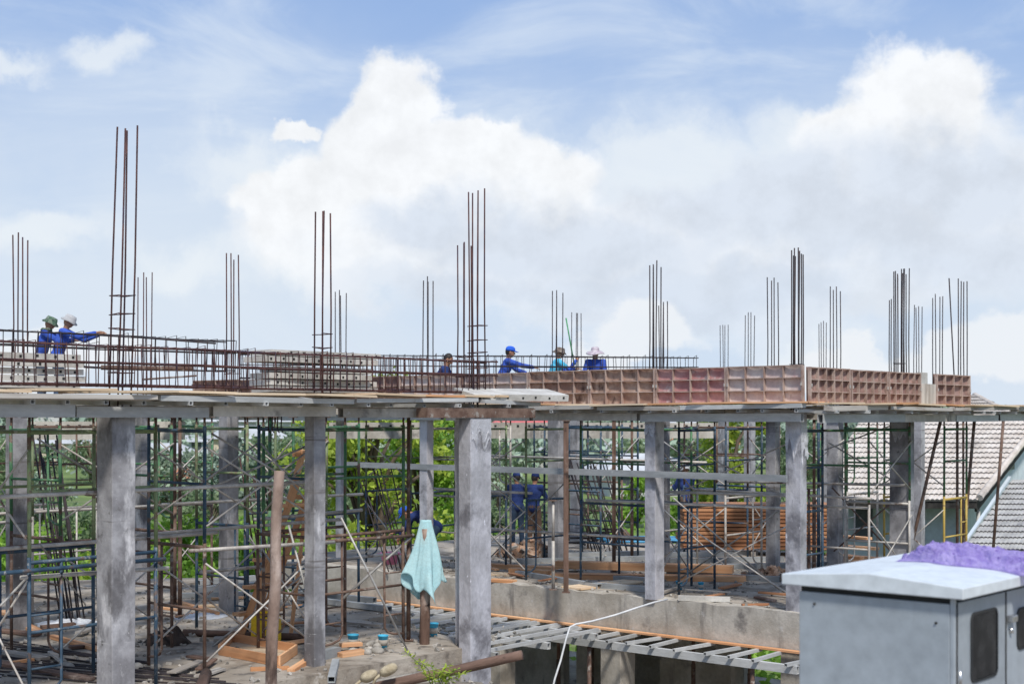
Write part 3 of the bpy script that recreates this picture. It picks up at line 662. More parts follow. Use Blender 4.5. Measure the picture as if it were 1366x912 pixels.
for (ax, c0), s, e, z, m in lt:
    f = (lambda t: ab(c0, t, z)) if ax == 'a' else (lambda t: ab(t, c0, z))
    o = stick('scaffold_tube', f(s), f(e)+V((0,0,U(-.05,.05))), 0, 0, M[m], tube=.024); tag(o, lbl.pop(0), 'scaffold tube', 'level tubes tied between the towers')

# single props
def prop(px, Y, z0, z1, m, label, r=.035, dx=0, sq=0):
    b = PZ(px, z0, Y); e = PZ(px, z1, Y)+V((dx, 0, 0))
    t = thing('prop', label, 'prop', b, 'single props under the decks')
    if sq: stick('post', b, e, sq, sq, m, t)
    else:
        stick('post', b, b+(e-b)*.55, 0, 0, m, t, tube=r); stick('inner_tube', b+(e-b)*.55, e, 0, 0, m, t, tube=r*.8)
    MB().box(e+V((0,0,.008)), (.14,.14,.014)).build('head_plate', M['rust'], t); MB().box(b+V((0,0,.008)), (.14,.14,.014)).build('base_plate', M['rust'], t)
prop(755, 24.2, .165, 3.08, M['log'], 'square timber prop in front of the slab edge timbers', sq=.085)
prop(738, 24.6, .165, 1.7, M['galv'], 'short steel prop beside the square timber prop', .03)
prop(819, 27.5, .165, 3.1, M['log'], 'thin brown timber prop by the green tower', sq=.07)
prop(843, 30, .165, 3.1, M['rust'], 'dark steel prop beyond the thin brown timber prop')
for k, (px_, Y_, lb_) in enumerate(((745,26.5,'dark prop under the slab behind the white hose'),(835,27.5,'dark prop under the slab at the wide lower column'),(925,26,'dark prop under the slab near the joist ends'),(958,27.5,'dark prop under the slab deep in shade'),(1000,25,'dark prop under the slab below the corner column'),(790,29,'far dark prop under the slab'))):
    prop(px_, Y_, -2.9, -.09, M['rust'], lb_, .04)
prop(240, 22.5, 0.01, 3.15, M['rust'], 'rusty prop beside the bright green tower')
prop(233, 24, 0.01, 3.15, M['rust'], 'dark prop close behind the rusty one')
prop(360, 21.5, 0.01, 3.15, M['green'], 'green prop behind the log post')
prop(545, 20.0, 0.01, 3.15, M['rust'], 'slim rusty prop beside the towel', .03)
prop(1086, 25.5, .165, 3.1, M['rust'], 'dark rusty prop beside the corner column')
prop(1092, 27.5, .165, 3.1, M['blue'], 'blue prop behind the corner column')
prop(1066, 23.5, .165, 1.9, M['rust'], 'short red brown prop behind the corner column', .03)
prop(1079, 24.6, .165, 1.9, M['rust'], 'short red brown prop against the end of the red boards', .03)
prop(1306, 29, -3.2, 3.12, M['rust'], 'slanting rusty prop in front of the tiled roof', .04, dx=.5)
prop(1262, 27.5, -3.2, 3.1, M['rust'], 'steeply slanting dark prop beside the yellow tower', .04, dx=.55)
prop(1277, 28.0, -3.2, 3.1, M['rust'], 'upright dark prop before the house corner', .035)
prop(1285, 28.4, -3.2, 3.1, M['rust'], 'upright dark prop closest to the slanting rusty prop', .03)
for k, (p, q, lb, m, r) in enumerate((
    (P(435,668,18.3), P(282,578,17.4), 'long silver brace falling towards the green and rust tower', 'galvD', .013), (P(282,650,17.4), P(436,583,18.4), 'long silver brace rising towards the green and rust tower', 'galvD', .0135),
    (PF(283,862,.02), P(435,742,20), 'brace rising from the dusty floor past the yellow can', 'galvD', .0145), (P(385,700,18.2), PF(434,884,.02), 'brace dropping to the foot of the near square column', 'galvD', .0145),
    (P(455,690,18.4), P(545,870,18.9), 'long brace crossing in front of the slab edge to the towel', 'galvD', .0145), (P(455,800,19.5), P(552,712,19.9), 'doubled brace rising to the hanging towel', 'galvD', .020),
    (P(898,664,23), PF(1040,786,.2), 'long pale brace falling across the stack of red boards', 'galvD', .0145), (PF(900,776,.2), P(1040,680,23), 'long pale brace rising across the stack of red boards', 'galvD', .0145),
    (P(652,640,25.6), PF(752,732,.2), 'pale brace falling in front of the two standing workers', 'galvD', .0135), (PF(652,745,.2), P(752,645,25.6), 'pale brace rising in front of the two standing workers', 'galvD', .0135),
    (P(1100,600,26), P(1195,565,26), 'brace rising in front of the tiled roof', 'galvD', .0135), (P(1105,590,26), P(1190,640,26), 'brace falling in front of the tiled roof', 'galvD', .0135),
    (P(1112,735,26.5), P(1192,668,26.5), 'dark brace rising in front of the pale blue wall', 'rust', .015), (P(1110,650,26.5), P(1195,742,26.5), 'dark brace falling in front of the pale blue wall', 'rust', .015),
    (P(50,585,17), P(122,630,17.6), 'white brace at the top of the mossy tower', 'galvD', .0135), (P(55,728,16.4), PF(114,806,.02), 'white brace low in the mossy tower', 'galvD', .0135),
    (P(0,808,15.2), P(38,768,15.6), 'grey brace low at the picture edge', 'galvD', .0135), (P(1212,745,26), P(1255,560,26.4), 'brown strut slanting up to the yellow tower', 'rust', .03))):
    tag(stick('brace_tube', p, q, 0, 0, M[m], tube=r), lb, 'brace', 'loose diagonal braces')

# bundles of rods leaning between the frames
def leaning(n, x0, x1, ytop, dx, Y, zf, label, m, r=.012, py=None):
    for i in range(n):
        px = x0+(x1-x0)*i/(n-1)+U(-2,2); b = PZ(px, zf, Y+U(0,.6)); q = PZ(px+dx*U(.8,1.15), EYE-(ytop+U(-12,25)-HZ)/F*Y, Y+U(.6,1.2))
        tag(stick('leaning_rod', b, q, 0, 0, M[m], tube=r, n=6), label, 'steel rod', label+' group')
leaning(11, 82, 112, 592, -34, 21.5, 0, 'black rod leaning in the bunch left of the nearest column', 'rebarD', .014)
leaning(6, 345, 372, 622, -26, 23.5, 0, 'rusty rod leaning beside the log post', 'rebar', .013)
leaning(8, 520, 552, 632, -36, 27.5, .16, 'dark rod leaning behind the towel tower', 'rebarD', .013)
leaning(14, 792, 838, 606, -38, 31.5, .16, 'dark rod leaning in the bunch behind the green tower', 'rebarD', .015)
hb = thing('hanging_rebar', 'rusty rebar hooks hanging below the near deck edge', 'rebar', P(365, 560, 19))
for px in (359, 364, 371, 376): MB().tube([P(px,533,19), P(px-1,574,19), P(px+2,577,19)], .009, 6).build('bar', M['rebar'], hb)

# ---------------------------------------------------------------- timber
def board(p, q, w, h, m, label, grp=None, roll=0):
    return tag(stick('board', p, q, w, h, M[m], bevel=.003, roll=roll), label, 'board', grp)
# neat stack of reddish boards
Y0 = 31.2
for i in range(12):
    z0 = .28+i*.083; lb = '%s board from the top in the neat stack of red boards' % ORD[11-i] if i < 11 else 'topmost red brown board of the neat stack'
    for k in range(1):
        x0, x1 = 908+U(-4,3), 1104+U(-3,5)
        t = board(PZ(x0, z0+.035, Y0), PZ(x1, z0+.035, Y0+U(-.03,.03)), 1.0, .062, 'woodR', lb, 'neat stack of red brown boards')
for k, px in enumerate((930, 1005, 1085)):
    tag(stick('bearer', PZ(px,.2,Y0-.6), PZ(px,.2,Y0+.6), .1, .09, M['woodG']), '%s grey bearer under the stack of red boards' % ['end','middle','column side'][k], 'bearer')
# orange boards along the slab edge
ob = [((735,771),(995,775),.30,.10,'wood','long thick orange board at the bottom of the slab edge pile'),((742,757),(978,764),.25,.14,'wood','upper thick orange board of the slab edge pile'),((652,757),(742,762),.2,.09,'wood','short orange board beside the thick wrapped column'),((652,766),(700,768),.35,.04,'woodP','pale offcut beside the thick wrapped column'),((682,765),(732,769),.2,.12,'wood','stubby orange block beside the pale offcut'),((655,775),(686,777),.22,.05,'wood','thin orange offcut lying at the slab lip'),((905,767),(1010,772),.25,.06,'wood','orange board end past the wrapped edge column')]
for i, ((x0,y0),(x1,y1),w,h,m,lb) in enumerate(ob):
    zz = .15+h/2+(.11 if i == 1 else 0)
    board(PF(x0,y0,zz-h/2)+V((0,0,h/2)), PF(x1,y1,zz-h/2)+V((0,0,h/2)), w, h, m, lb, 'orange boards along the slab edge')
board(PF(762,784,.17)+V((0,0,.0)), PF(850,774,.17), .5, .03, 'woodP', 'pale plywood panel lying by the timber prop')
for k,(x0,y0,x1,y1,zz) in enumerate(((1105,744,1178,752,.2),(1110,738,1170,744,.3),(1118,731,1160,736,.4),(1125,750,1185,756,.17),(1106,752,1150,756,.28))):
    board(PF(x0,y0,.15)+V((0,0,zz-.12)), PF(x1,y1,.15)+V((0,0,zz-.1)), .16, .06, 'wood', '%s loose orange board in the heap before the pale blue wall' % ['lower','upper','topmost','front','inner'][k], 'loose heap of orange boards')
# grey steel tubes stacked on the slab
k = 0
for (x0,y0,x1,y1) in ((690,748,862,744),(700,756,870,752),(720,741,860,737),(880,748,1045,745),(885,757,1110,752),(890,765,1040,772),(878,740,1010,737),(780,779,868,786),(690,764,800,782),(790,768,870,774)):
    zz = .20 if k < 7 else .19
    tag(stick('steel_tube', PF(x0,y0,zz), PF(x1,y1,zz), .11, .1, M['steel'], hollow=True, bevel=0), '%s grey square tube lying flat on the slab' % ['long rear','second long rear','rearmost','long one before the red boards','longest one before the red boards','near one before the red boards','one touching the red boards','short one at the slab lip','tilted one at the slab lip','short one beside the wrapped edge column'][k], 'square tube', 'grey square tubes on the slab'); k += 1
tag(stick('steel_tube', PF(905,797,.2), PF(974,799,.2), .09, .08, M['plank'], hollow=True), 'short white square tube on the slab lip beside the blue buckets', 'square tube')
for k,(x0,y0,x1,y1,zz) in enumerate(((258,790,340,780,.05),(262,784,345,775,.05),(265,777,340,770,.16),(240,794,330,792,.05),(262,786,350,778,.16),(395,790,500,800,.06),(400,797,520,812,.06))):
    tag(stick('steel_tube', PF(x0,y0,zz), PF(x1,y1,zz), .1, .09, M['steel'], hollow=True), '%s grey square tube on the dusty floor' % ['inner','outer','upper outer','nearest','upper inner','rear one by the near square column','front one by the near square column'][k], 'square tube', 'grey square tubes at the floor edge')

# ---------------------------------------------------------------- loose things on the dusty floor
def heap(name, c, r, h, m, label, cat, n=26, sharp=1.0, seed=0):
    def fn(u, v):
        t = 2*math.pi*u; q = v
        rr = r[0]*math.cos(t)*q, r[1]*math.sin(t)*q
        p = V((rr[0], rr[1], 0))
        zz = h*(1-q**2)*(.55+.9*abs(mnoise.noise(V((rr[0]*4+seed, rr[1]*4, seed)))))+.04*mnoise.noise(V((rr[0]*14, rr[1]*14, seed)))*(1-q)
        k = 1+.18*mnoise.noise(V((math.cos(t)*2, math.sin(t)*2, seed)))
        return V(c)+V((rr[0]*k, rr[1]*k, max(.004, zz)))
    return tag(MB().grid(fn, n*2, n).build(name, m), label, cat)
heap('netting_heap', PF(222,858,.0), (.33,.25), .34, M['tarp'], 'crumpled black netting heap behind the nearest column', 'netting', seed=3)
heap('plastic_sheet', PF(95,832,.0), (.55,.35), .10, M['sheet'], 'crumpled white plastic sheet on the dusty floor beside the nearest column', 'plastic sheet', seed=9)
heap('plastic_sheet', PF(268,822,.0), (.42,.42), .05, M['sheet'], 'thin pale sheet on the floor near the round log', 'plastic sheet', seed=5)
board(PF(68,848,.03), PF(134,866,.03), .1, .05, 'wood', 'reddish board lying on the floor beside the nearest column')
board(PF(55,836,.03), PF(100,832,.03), .12, .05, 'log', 'dark board under the plastic sheet')
board(PF(290,818,.03), PF(230,800,.03), .08, .05, 'wood', 'brown batten behind the round log')
board(PF(330,796,.03), PF(282,798,.03), .08, .04, 'wood', 'brown batten near the stacked tubes')
board(PF(258,808,.03), PF(300,807,.03), .08, .04, 'woodP', 'thin pale batten near the stacked tubes')
tag(stick('round_log', PF(245,843,.05), PF(425,850,.05), 0, 0, M['log'], tube=.05, n=12), 'long brown round log lying behind the log post', 'log')
tag(stick('round_log', PF(275,898,.06), V((-3.4,15.0,.0)), 0, 0, M['log'], tube=.07, n=12), 'short log end poking up at the bottom near the log post', 'log')
board(PF(388,906,-.1)+V((0,0,.1)), PF(412,880,.03), .1, .07, 'wood', 'wooden block lying aslant before the near square column')
board(PF(334,892,.02), PF(386,890,.02), .1, .04, 'wood', 'flat brown offcut in front of the mortar tray')
board(PF(452,873,.03), PF(486,868,.03), .16, .06, 'wood', 'lower orange offcut beside the blue buckets'); board(PF(454,866,.03)+V((0,0,.06)), PF(482,864,.03)+V((0,0,.06)), .12, .05, 'wood', 'upper orange offcut beside the blue buckets')
tag(stick('steel_tube', PF(418,876,.06), PF(450,868,.06), .11, .12, M['steel'], hollow=True), 'short open grey tube at the foot of the near square column', 'square tube')
tag(stick('steel_tube', PF(448,882,.05), PF(442,906,-.02), .09, .08, M['steel'], hollow=True), 'grey tube pointing at the viewer before the near square column', 'square tube')
for k in range(13):
    y = 846+k*4.2; p = PF(-40, y, .014); q = PF(150+k*18+U(-20,20), y+28+U(-3,5), .014); 
    pts = [p+(q-p)*i/6+V((0,U(-.02,.02),U(0,.01))) for i in range(7)]
    if q.y < 15.2: continue
    tag(MB().tube(pts, .012, 6).build('floor_rod', M['rebarD']), 'thin black rod lying in the sheaf on the dusty floor', 'steel rod', 'sheaf of black rods on the floor')
for k, (x0,y0,x1,y1,m) in enumerate(((0,868,60,878,'woodG'),(-20,880,120,905,'log'),(0,840,50,846,'log'),(20,826,50,842,'wood'),(0,815,30,822,'wood'))):
    board(PF(x0,y0,.03), PF(x1,y1,.03), .16, .04, m, '%s board among the black rods at the floor corner' % ['grey','long dark','short dark','red brown','rear red brown'][k])
def bucket(px, py, zf, label, s=1.0):
    c = PF(px, py, zf); t = thing('bucket', label, 'bucket', c, 'small blue buckets')
    MB().lathe(c, [(.06*s,0),(.075*s,.18*s),(.083*s,.185*s),(.083*s,.2*s),(.07*s,.2*s),(.055*s,.03*s)], 16).build('shell', M['tub'], t)
    MB().lathe(c, [(.0655*s,.045*s),(.0755*s,.13*s),(.073*s,.131*s)], 16).build('label_band', M['conc'], t)
    MB().tube([c+V((.08*s*math.cos(i*math.pi/8), .03, .18*s-.05*s*math.sin(i*math.pi/8))) for i in range(9)], .004, 5).build('handle', M['galv'], t)
bucket(471, 864, 0, 'blue bucket nearest the square column, by the orange offcuts', .95); bucket(511, 864, 0, 'blue bucket in the middle of the floor edge', .9); bucket(578, 848, 0, 'blue bucket standing behind the towel post', .95)
bucket(906, 786, .15, 'blue bucket beside the wrapped edge column', .75); bucket(935, 786, .15, 'blue bucket alone on the slab lip', .65)
# yellow jerrycan
c = PF(355, 857, 0); jc = thing('jerrycan', 'yellow plastic jerrycan standing behind the stepladder and log post', 'jerrycan', c)
o = MB().box(c+V((0,0,.19)), (.40,.22,.38)).build('can', M['yellow'], jc); bev(o, .045); o.modifiers['Bevel'].segments = 4
MB().tube([c+V((-.1,0,.36)), c+V((-.09,0,.425)), c+V((.05,0,.43)), c+V((.07,0,.36))], .018, 8).build('handle', M['yellow'], jc)
MB().lathe(c+V((.13,0,.37)), [(.028,0),(.028,.05),(.024,.055)], 12).build('cap', M['boot'], jc)
# stepladder of wood
ld = thing('wooden_ladder', 'rough wooden stepladder leaning up beside the log post', 'ladder', PF(330, 856, 0))
for s in (0, 1):
    dy = V((.16*s, .42*s, 0)); stick('rail', PF(318,856,0)+dy, P(398,640,19.9)+dy, .05, .09, M['wood'], ld)
r0 = PF(318,856,0); r1 = P(398,640,19.9)
for i in range(1, 6):
    q = r0+(r1-r0)*(i/6); stick('step', q+V((-.16,-.08,.02)), q+V((.36,.50,.02)), .16, .045, M['wood'], ld)
stick('rear_leg', PF(336,846,0), P(405,600,20.3), .05, .08, M['wood'], ld); stick('rear_leg', PF(388,846,0)+V((.0,0,0)), P(416,605,20.6), .05, .08, M['wood'], ld)
stick('cross_tie', P(385,662,20.1), P(412,663,20.5), .04, .07, M['wood'], ld); stick('cross_tie', P(392,605,20.2), P(416,603,20.5), .06, .09, M['wood'], ld)
# mortar tray
tr = thing('mortar_tray', 'shallow wooden mortar tray on the floor in front of the yellow can', 'tray', PF(342, 878, 0))
q = [PF(290,873,0), PF(306,855,0), PF(397,874,0), PF(370,888,0)]
q = [PF(292,873,0), PF(310,857,0), PF(396,872,0), PF(372,889,0)]
for i in range(4):
    a_, b_ = q[i], q[(i+1)%4]; d = (b_-a_).normalized()*.02
    stick('side_board', a_+d+V((0,0,.07)), b_-d+V((0,0,.07)), .03, .13, M['wood'], tr)
MB().prism([v.to_2d() for v in q], .01, .025).build('base', M['woodP'], tr)
# pink tub, rubble, pipes on the slab
c = PF(520, 752, .15); tb = thing('tub', 'pink plastic tub on the slab behind the towel', 'tub', c)
MB().lathe(c, [(.14,0),(.19,.22),(.205,.225),(.205,.24),(.18,.24),(.13,.02)], 20).build('shell', M['pink'], tb)
for s in (-1, 1): MB().tube([c+V((s*.19,-.06,.2)), c+V((s*.25,-.03,.21)), c+V((s*.25,.03,.21)), c+V((s*.19,.06,.2))], .01, 6).build('handle', M['pink'], tb)
c = PF(708, 742, .15); m = MB()
for i in range(170):
    rr = U(0,1)**.7; an = U(0,6.28); s = U(.04,.16); z = .05+.32*(1-rr)*U(.3,1)
    m.box(c+V((rr*.75*math.cos(an), rr*.5*math.sin(an), z)), (s*U(.6,2.4), s, s*U(.25,.8)), Matrix.Rotation(U(0,3),3,(U(-1,1),U(-1,1),U(-1,1)+.01)))
tag(m.build('rubble', M['debris']), kind='stuff', label='heap of broken wood and brick rubble below the standing workers')
c = PF(1030, 772, .15); m = MB()
for i in range(110):
    rr = U(0,1)**.7; an = U(0,6.28); s = U(.03,.11); z = .04+.2*(1-rr)*U(.3,1)
    m.box(c+V((rr*.55*math.cos(an), rr*.4*math.sin(an), z)), (s*U(.6,2.6), s, s*U(.25,.8)), Matrix.Rotation(U(0,3),3,(U(-1,1),U(-1,1),U(-1,1)+.01)))
tag(m.build('rubble', M['debris']), kind='stuff', label='heap of wood scraps beside the corner column')
m = MB()   # crumbs of concrete and dirt strewn on the floors
for i in range(2400):
    if U(0,1) < .15:
        a, b = U(-3.2,-.5), U(1,5.4); q_ = ab(a, b); z = gz(q_.x, q_.y)
    elif U(0,1) < .6: a, b, z = U(-.4,8.4), U(-2.5,7.1), 0.0
    else: a, b, z = U(-2.8,7), U(10.4,16), .152
    s = U(.012,.05); m.box(ab(a,b,z+s*.3), (s*U(.7,1.8), s, s*U(.4,.9)), Matrix.Rotation(U(0,3),3,(U(-1,1),U(-1,1),U(-1,1)+.01)))
tag(m.build('gravel', M['crumb'], org=(0,0,0)), kind='stuff', label='crumbs of concrete strewn over the dusty floors')
for k in range(4):
    tag(MB().tube([PF(790+k*6,716+k*2,.2)+V((i*.5,.06*math.sin(i+k),0)) for i in range(7)], .03, 8).build('plastic_pipe', M['bluepipe']), 'light blue plastic pipe lying on the far slab edge', 'pipe', 'light blue pipes on the slab')
hs = [PF(766,728,.2)+V((.25*math.cos(t*.7)*(1+.05*t)+t*.02, .2*math.sin(t*.7), .03+.012*t)) for t in range(30)]
tag(MB().tube(hs, .025, 8).build('coiled_hose', M['blackpipe']), 'coiled black hose on the slab beside the far column', 'hose')
heap('earth_mound', PF(828,722,.15), (.4,.3), .35, M['log'], 'small brown earth mound by the blue pipes', 'mound', seed=12)
pts = [P(890,799,22.9),P(872,803,22.6),P(850,810,22.4),P(820,820,22.2),P(790,828,22.0),P(768,832,21.9),P(760,836,21.8),P(755,852,21.7),P(748,880,21.6),P(740,905,21.5),P(732,940,21.4)]
tag(MB().tube(pts, .0155, 8).build('white_hose', M['hose']), 'thin white hose draped over the slab edge and hanging down', 'hose')

for (n, a0, a1, b0, b1, zf, where) in ((14, .3, 4.5, -1.5, 2.6, 0, 'near the nearest column'), (14, .2, 5.5, 2.8, 6.8, 0, 'between the log post and the towel'), (14, 2.6, 6.0, 10.5, 12.6, .15, 'on the slab by the thick wrapped column'), (10, -2.4, 1.5, 10.5, 12.4, .15, 'on the slab by the corner column')):
    for k in range(n):
        c_ = ab(U(a0,a1), U(b0,b1), zf+.022+.004*k); an = U(0,3.14); L_ = U(.25,.9); dd = V((math.cos(an), math.sin(an), 0))*L_/2
        board(c_-dd, c_+dd, U(.05,.14), U(.02,.04), random.choice(['wood','woodG','woodG','log','woodR']), 'loose wood offcut strewn on the floor '+where, 'loose offcuts '+where)
for (n, c_, R_, where) in ((10, ab(2.0,1.4,.0), .7, 'beside the black netting heap'), (10, ab(.6,4.3,.0), .6, 'at the foot of the towel tower')):
    for k in range(n):
        an = U(0,6.28); q_ = c_+V((math.cos(an), math.sin(an), 0))*R_*U(.2,1); m = MB(); m.ell(q_+V((0,0,.03)), (U(.05,.12), U(.04,.09), U(.03,.06)), Matrix.Rotation(an,3,'Z'), 9, 6, jit=.8)
        tag(m.build('concrete_lump', M['crumb']), 'rough lump of spilt concrete '+where, 'concrete lump', 'spilt concrete lumps '+where)
def film(a, b, z, w, h, seed, face):
    n_ = V((-B.x,-B.y,0)) if face == 'b' else V((-A.x,-A.y,0)); d_ = V((A.x,A.y,0)) if face == 'b' else V((B.x,B.y,0)); c_ = ab(a, b, z)
    def fn(u, v):
        r = .5+.7*mnoise.noise(V((u*3.5, seed, 0))); k = mnoise.noise(V((u*4, v*5, seed))); k2 = mnoise.noise(V((u*11, v*9, seed)))
        return c_+d_*((u-.5)*w+.03*k)+n_*(.004+.04*abs(k)*v+.02*abs(k2)*v)+V((0,0,-v*h*max(.25, r)))
    MB().grid(fn, 22, 18).build('torn_film', M['film'], bld)
film(CC[0]+.1,CC[1]-.075,3.12,.2,.55,1.3,'b'); film(CC[0]-L,CC[1],3.12,.4,.7,4.1,'a'); q_ = apx(873,23.6); film(q_[0],q_[1]-.13,3.12,.2,.4,7.2,'b')
q_ = apx(1062,22.0); film(q_[0],q_[1]-.093,3.1,.26,.75,2.2,'b'); film(q_[0]-.136,q_[1],3.1,.2,.8,5.5,'a'); q_ = apx(1203,25.4); film(q_[0],q_[1]-.12,3.05,.3,.5,9.1,'b')
# ---------------------------------------------------------------- near posts, towel, pipe
def log(name, p, q, r0, r1, m, label, cat, n=14, k=14):
    p = V(p); q = V(q); pts = []; rs = []
    for i in range(k+1):
        t = i/k; w = V((mnoise.noise(V((t*4, 1, p.x))), mnoise.noise(V((t*4, 7, p.x))), 0))*.025
        pts.append(p+(q-p)*t+w); rs.append((r0+(r1-r0)*t)*(1+.08*mnoise.noise(V((t*9, 3, p.x)))))
    L = (q-p).length; Mx = basis(q-p); mb = MB().tube([Mx.inverted()@(a-p) for a in pts], rs, n)
    o = bpy.data.objects.new(name, mb.mesh(name, m)); COL.objects.link(o); WL[o.name] = p; o.location = p; o.rotation_euler = Mx.to_euler()
    return tag(o, label, cat)
log('log_post', V((-2.24,13.0,-.1)), P(372,628,13.3), .060, .048, M['logP'], 'crooked brown log post standing in front of the stepladder', 'log post')
tp = PF(566, 893, -.36); log('log_post', tp-V((0,0,.3)), V((tp.x+.02, tp.y, EYE-(705-HZ)/F*tp.y)), .075, .07, M['log'], 'brown log post under the hanging towel', 'log post')
c = V((tp.x+.02, tp.y, EYE-(696-HZ)/F*tp.y))
def tw(u, v):            # towel draped over the post head
    ang = (u-.5)*2*math.pi*.97-math.pi/2
    spread = .058+.145*v**1.0; fold = 1+v*(.30*math.sin(u*25+1.2*math.sin(v*3))+.16*math.sin(u*44+2)+.06*math.sin(u*83))
    drop = .88+.13*math.sin(u*6.28*2+.6)+.07*math.sin(u*6.28*5+1)
    return c+V((math.cos(ang)*spread*1.22*fold+.02*math.sin(v*5)*v, math.sin(ang)*spread*.7*fold, .03-1.08*drop*v+.012*math.sin(u*40)*v))
o = MB().grid(tw, 120, 36).build('towel', M['towel']); tag(o, 'pale turquoise towel draped over the post by the thick wrapped column', 'towel')
sm = o.modifiers.new('Solid', 'SOLIDIFY'); sm.thickness = .006
log('round_pole', P(495,918,16.6), P(697,873,16.0), .062, .055, M['log'], 'rusty brown pole lying aslant across the bottom, under the green sprig', 'pole')
for k,(px,py) in enumerate(((493,901),(519,893))):
    c = P(px,py,16.35); t = thing('burlap_wrap', 'burlap wrapped knob on the rusty pole, %s' % ('lower one' if k == 0 else 'upper one'), 'burlap wrap', c)
    MB().ell(c, (.105,.09,.075), Matrix.Rotation(-.4,3,'Y'), 16, 10, jit=.5).build('wrap', M['burlap'], t)
    MB().tube([c+V((-.07,0,-.03)), c+V((-.15,-.03,-.09)), c+V((-.2,-.02,-.2))], .018, 6).build('tie', M['burlap'], t)
# green sprig in front of the pole
def leafquad(m, p, d, n, L, w):
    d = d.normalized(); s = d.cross(n).normalized()*w; m.add([p, p+d*L*.5+s, p+d*L, p+d*L*.5-s], [(0,1,2,3)])
sp = P(582, 925, 15.2); pl = thing('fern_sprig', 'bright green feathery sprig in front of the rusty pole', 'plant', sp)
lm = MB(); st = MB()
for (ex, ey) in ((540,868),(560,880),(598,886),(612,891),(575,885),(590,893),(602,896),(568,898),(622,897)):
    e = P(ex, ey, 15.2+U(-.25,.25)); mid = (sp+e)/2+V((0,0,.08)); st.tube([sp, mid, e], [.006,.004,.002], 5)
    for i in range(26):
        t = .35+.65*i/26; q = sp*(1-t)**2+mid*2*t*(1-t)+e*t*t
        leafquad(lm, q, V((U(-1,1), U(-.6,.6), U(-.3,.4))), V((U(-.4,.4), U(-.4,.4), 1)), U(.05,.10), .014)
lm.build('foliage', M['leafY'], pl); st.build('stem', M['leafB'], pl)

# ---------------------------------------------------------------- utility cabinet
La = V((-.756,.655,0)).normalized(); Lb = V((.655,.756,0)).normalized()
C0 = P(1285, 800, 7.5); zl = C0.z                # lid corner
def cb(s, t, z): return V((C0.x, C0.y, 0))+La*s+Lb*t+V((0,0,z))
LS, LT = 1.09, 1.75
cab = thing('utility_cabinet', 'pale grey outdoor electrical cabinet with a white pitched lid and windowed doors', 'cabinet', cb(.5,.7,.62))
lid = MB(); prof = [(0,0),(LS,0),(LS,.062),(LS*.5,.102),(0,.062)]
vs = [cb(s, t, zl+z) for t in (0, LT) for s, z in prof]
lid.add(vs, [(0,1,2,3,4)[::-1], (5,6,7,8,9)]+[(i,(i+1)%5,5+(i+1)%5,5+i) for i in range(5)])
o = lid.build('lid', M['cabW'], cab); bev(o, .006)
def cbox(s0,s1,t0,t1,z0,z1,name,m,par,bw=0):
    mm = MB().prism([cb(s0,t0,0).to_2d(), cb(s1,t0,0).to_2d(), cb(s1,t1,0).to_2d(), cb(s0,t1,0).to_2d()], z0, z1)
    o = mm.build(name, m, par)
    if bw: bev(o, bw)
    return o
cbox(.09,1.0,.07,1.66,.72,zl-.002,'body',M['dark'],cab)
cbox(.095,1.0,.045,.069,.74,zl-.035,'side_panel',M['cab'],cab,.005)
cbox(.068,.0895,.09,.738,.76,zl-.03,'door',M['cab'],cab,.006); d1 = bpy.context.scene.objects['door']
d2 = cbox(.068,.0895,.746,1.64,.76,zl-.03,'door',M['cab'],cab,.006)
cbox(.085,1.0,.06,1.68,.6,.74,'plinth',M['conc'],cab)
cbox(.07,.094,.047,.075,.74,zl-.004,'corner_post',M['cab'],cab,.004)
def cwin(t0, t1, z0, z1, par):
    def rr(inset, k):
        pts = []; r = .045-inset
        for (ct, cz, a0) in ((t1-.045,z1-.045,0),(t0+.045,z1-.045,90),(t0+.045,z0+.045,180),(t1-.045,z0+.045,270)):
            for i in range(5):
                an = R(a0+i*22.5); pts.append(cb(k, ct+r*math.cos(an), cz+r*math.sin(an)))
        return pts
    o_, i_ = rr(0,.06), rr(.014,.06); ob_ = rr(0,.069); n = len(o_)
    m = MB(); m.add(o_+i_+ob_, [(j,(j+1)%n,n+(j+1)%n,n+j) for j in range(n)]+[(j,2*n+j,2*n+(j+1)%n,(j+1)%n) for j in range(n)]); w = m.build('window', M['dark'], par)
    MB().add(rr(.012,.0635), [tuple(range(n))]).build('pane', M['glass'], w)
cwin(.25,.615,1.70,2.085,d1); cwin(.90,1.36,1.80,2.045,d2)
cbox(.03,.067,.755,.83,1.98,2.02,'handle',M['chrome'],d2,.006)
for (s, z) in ((.90,zl-.1),(.17,zl-.14)):
    MB().tube([cb(s,.046,z), cb(s,.036,z)], .007, 8).build('screw', M['boot'], cab)
for z in (.86, 1.28, 1.74):      # hinges and rubber seal on the doors
    MB().tube([cb(.066,.112,z-.05), cb(.066,.112,z+.05)], .011, 8).build('hinge', M['chrome'], d1)
cbox(.064,.0675,.7375,.7465,.76,zl-.03,'seal',M['boot'],cab)
cbox(.0675,.0945,.0765,.0885,.76,zl-.03,'seal',M['boot'],cab)
MB().lathe(cb(.06,.80,1.93), [(.0,-.014),(.014,-.014),(.014,.014),(.0,.014)], 12).build('lock', M['chrome'], d2)
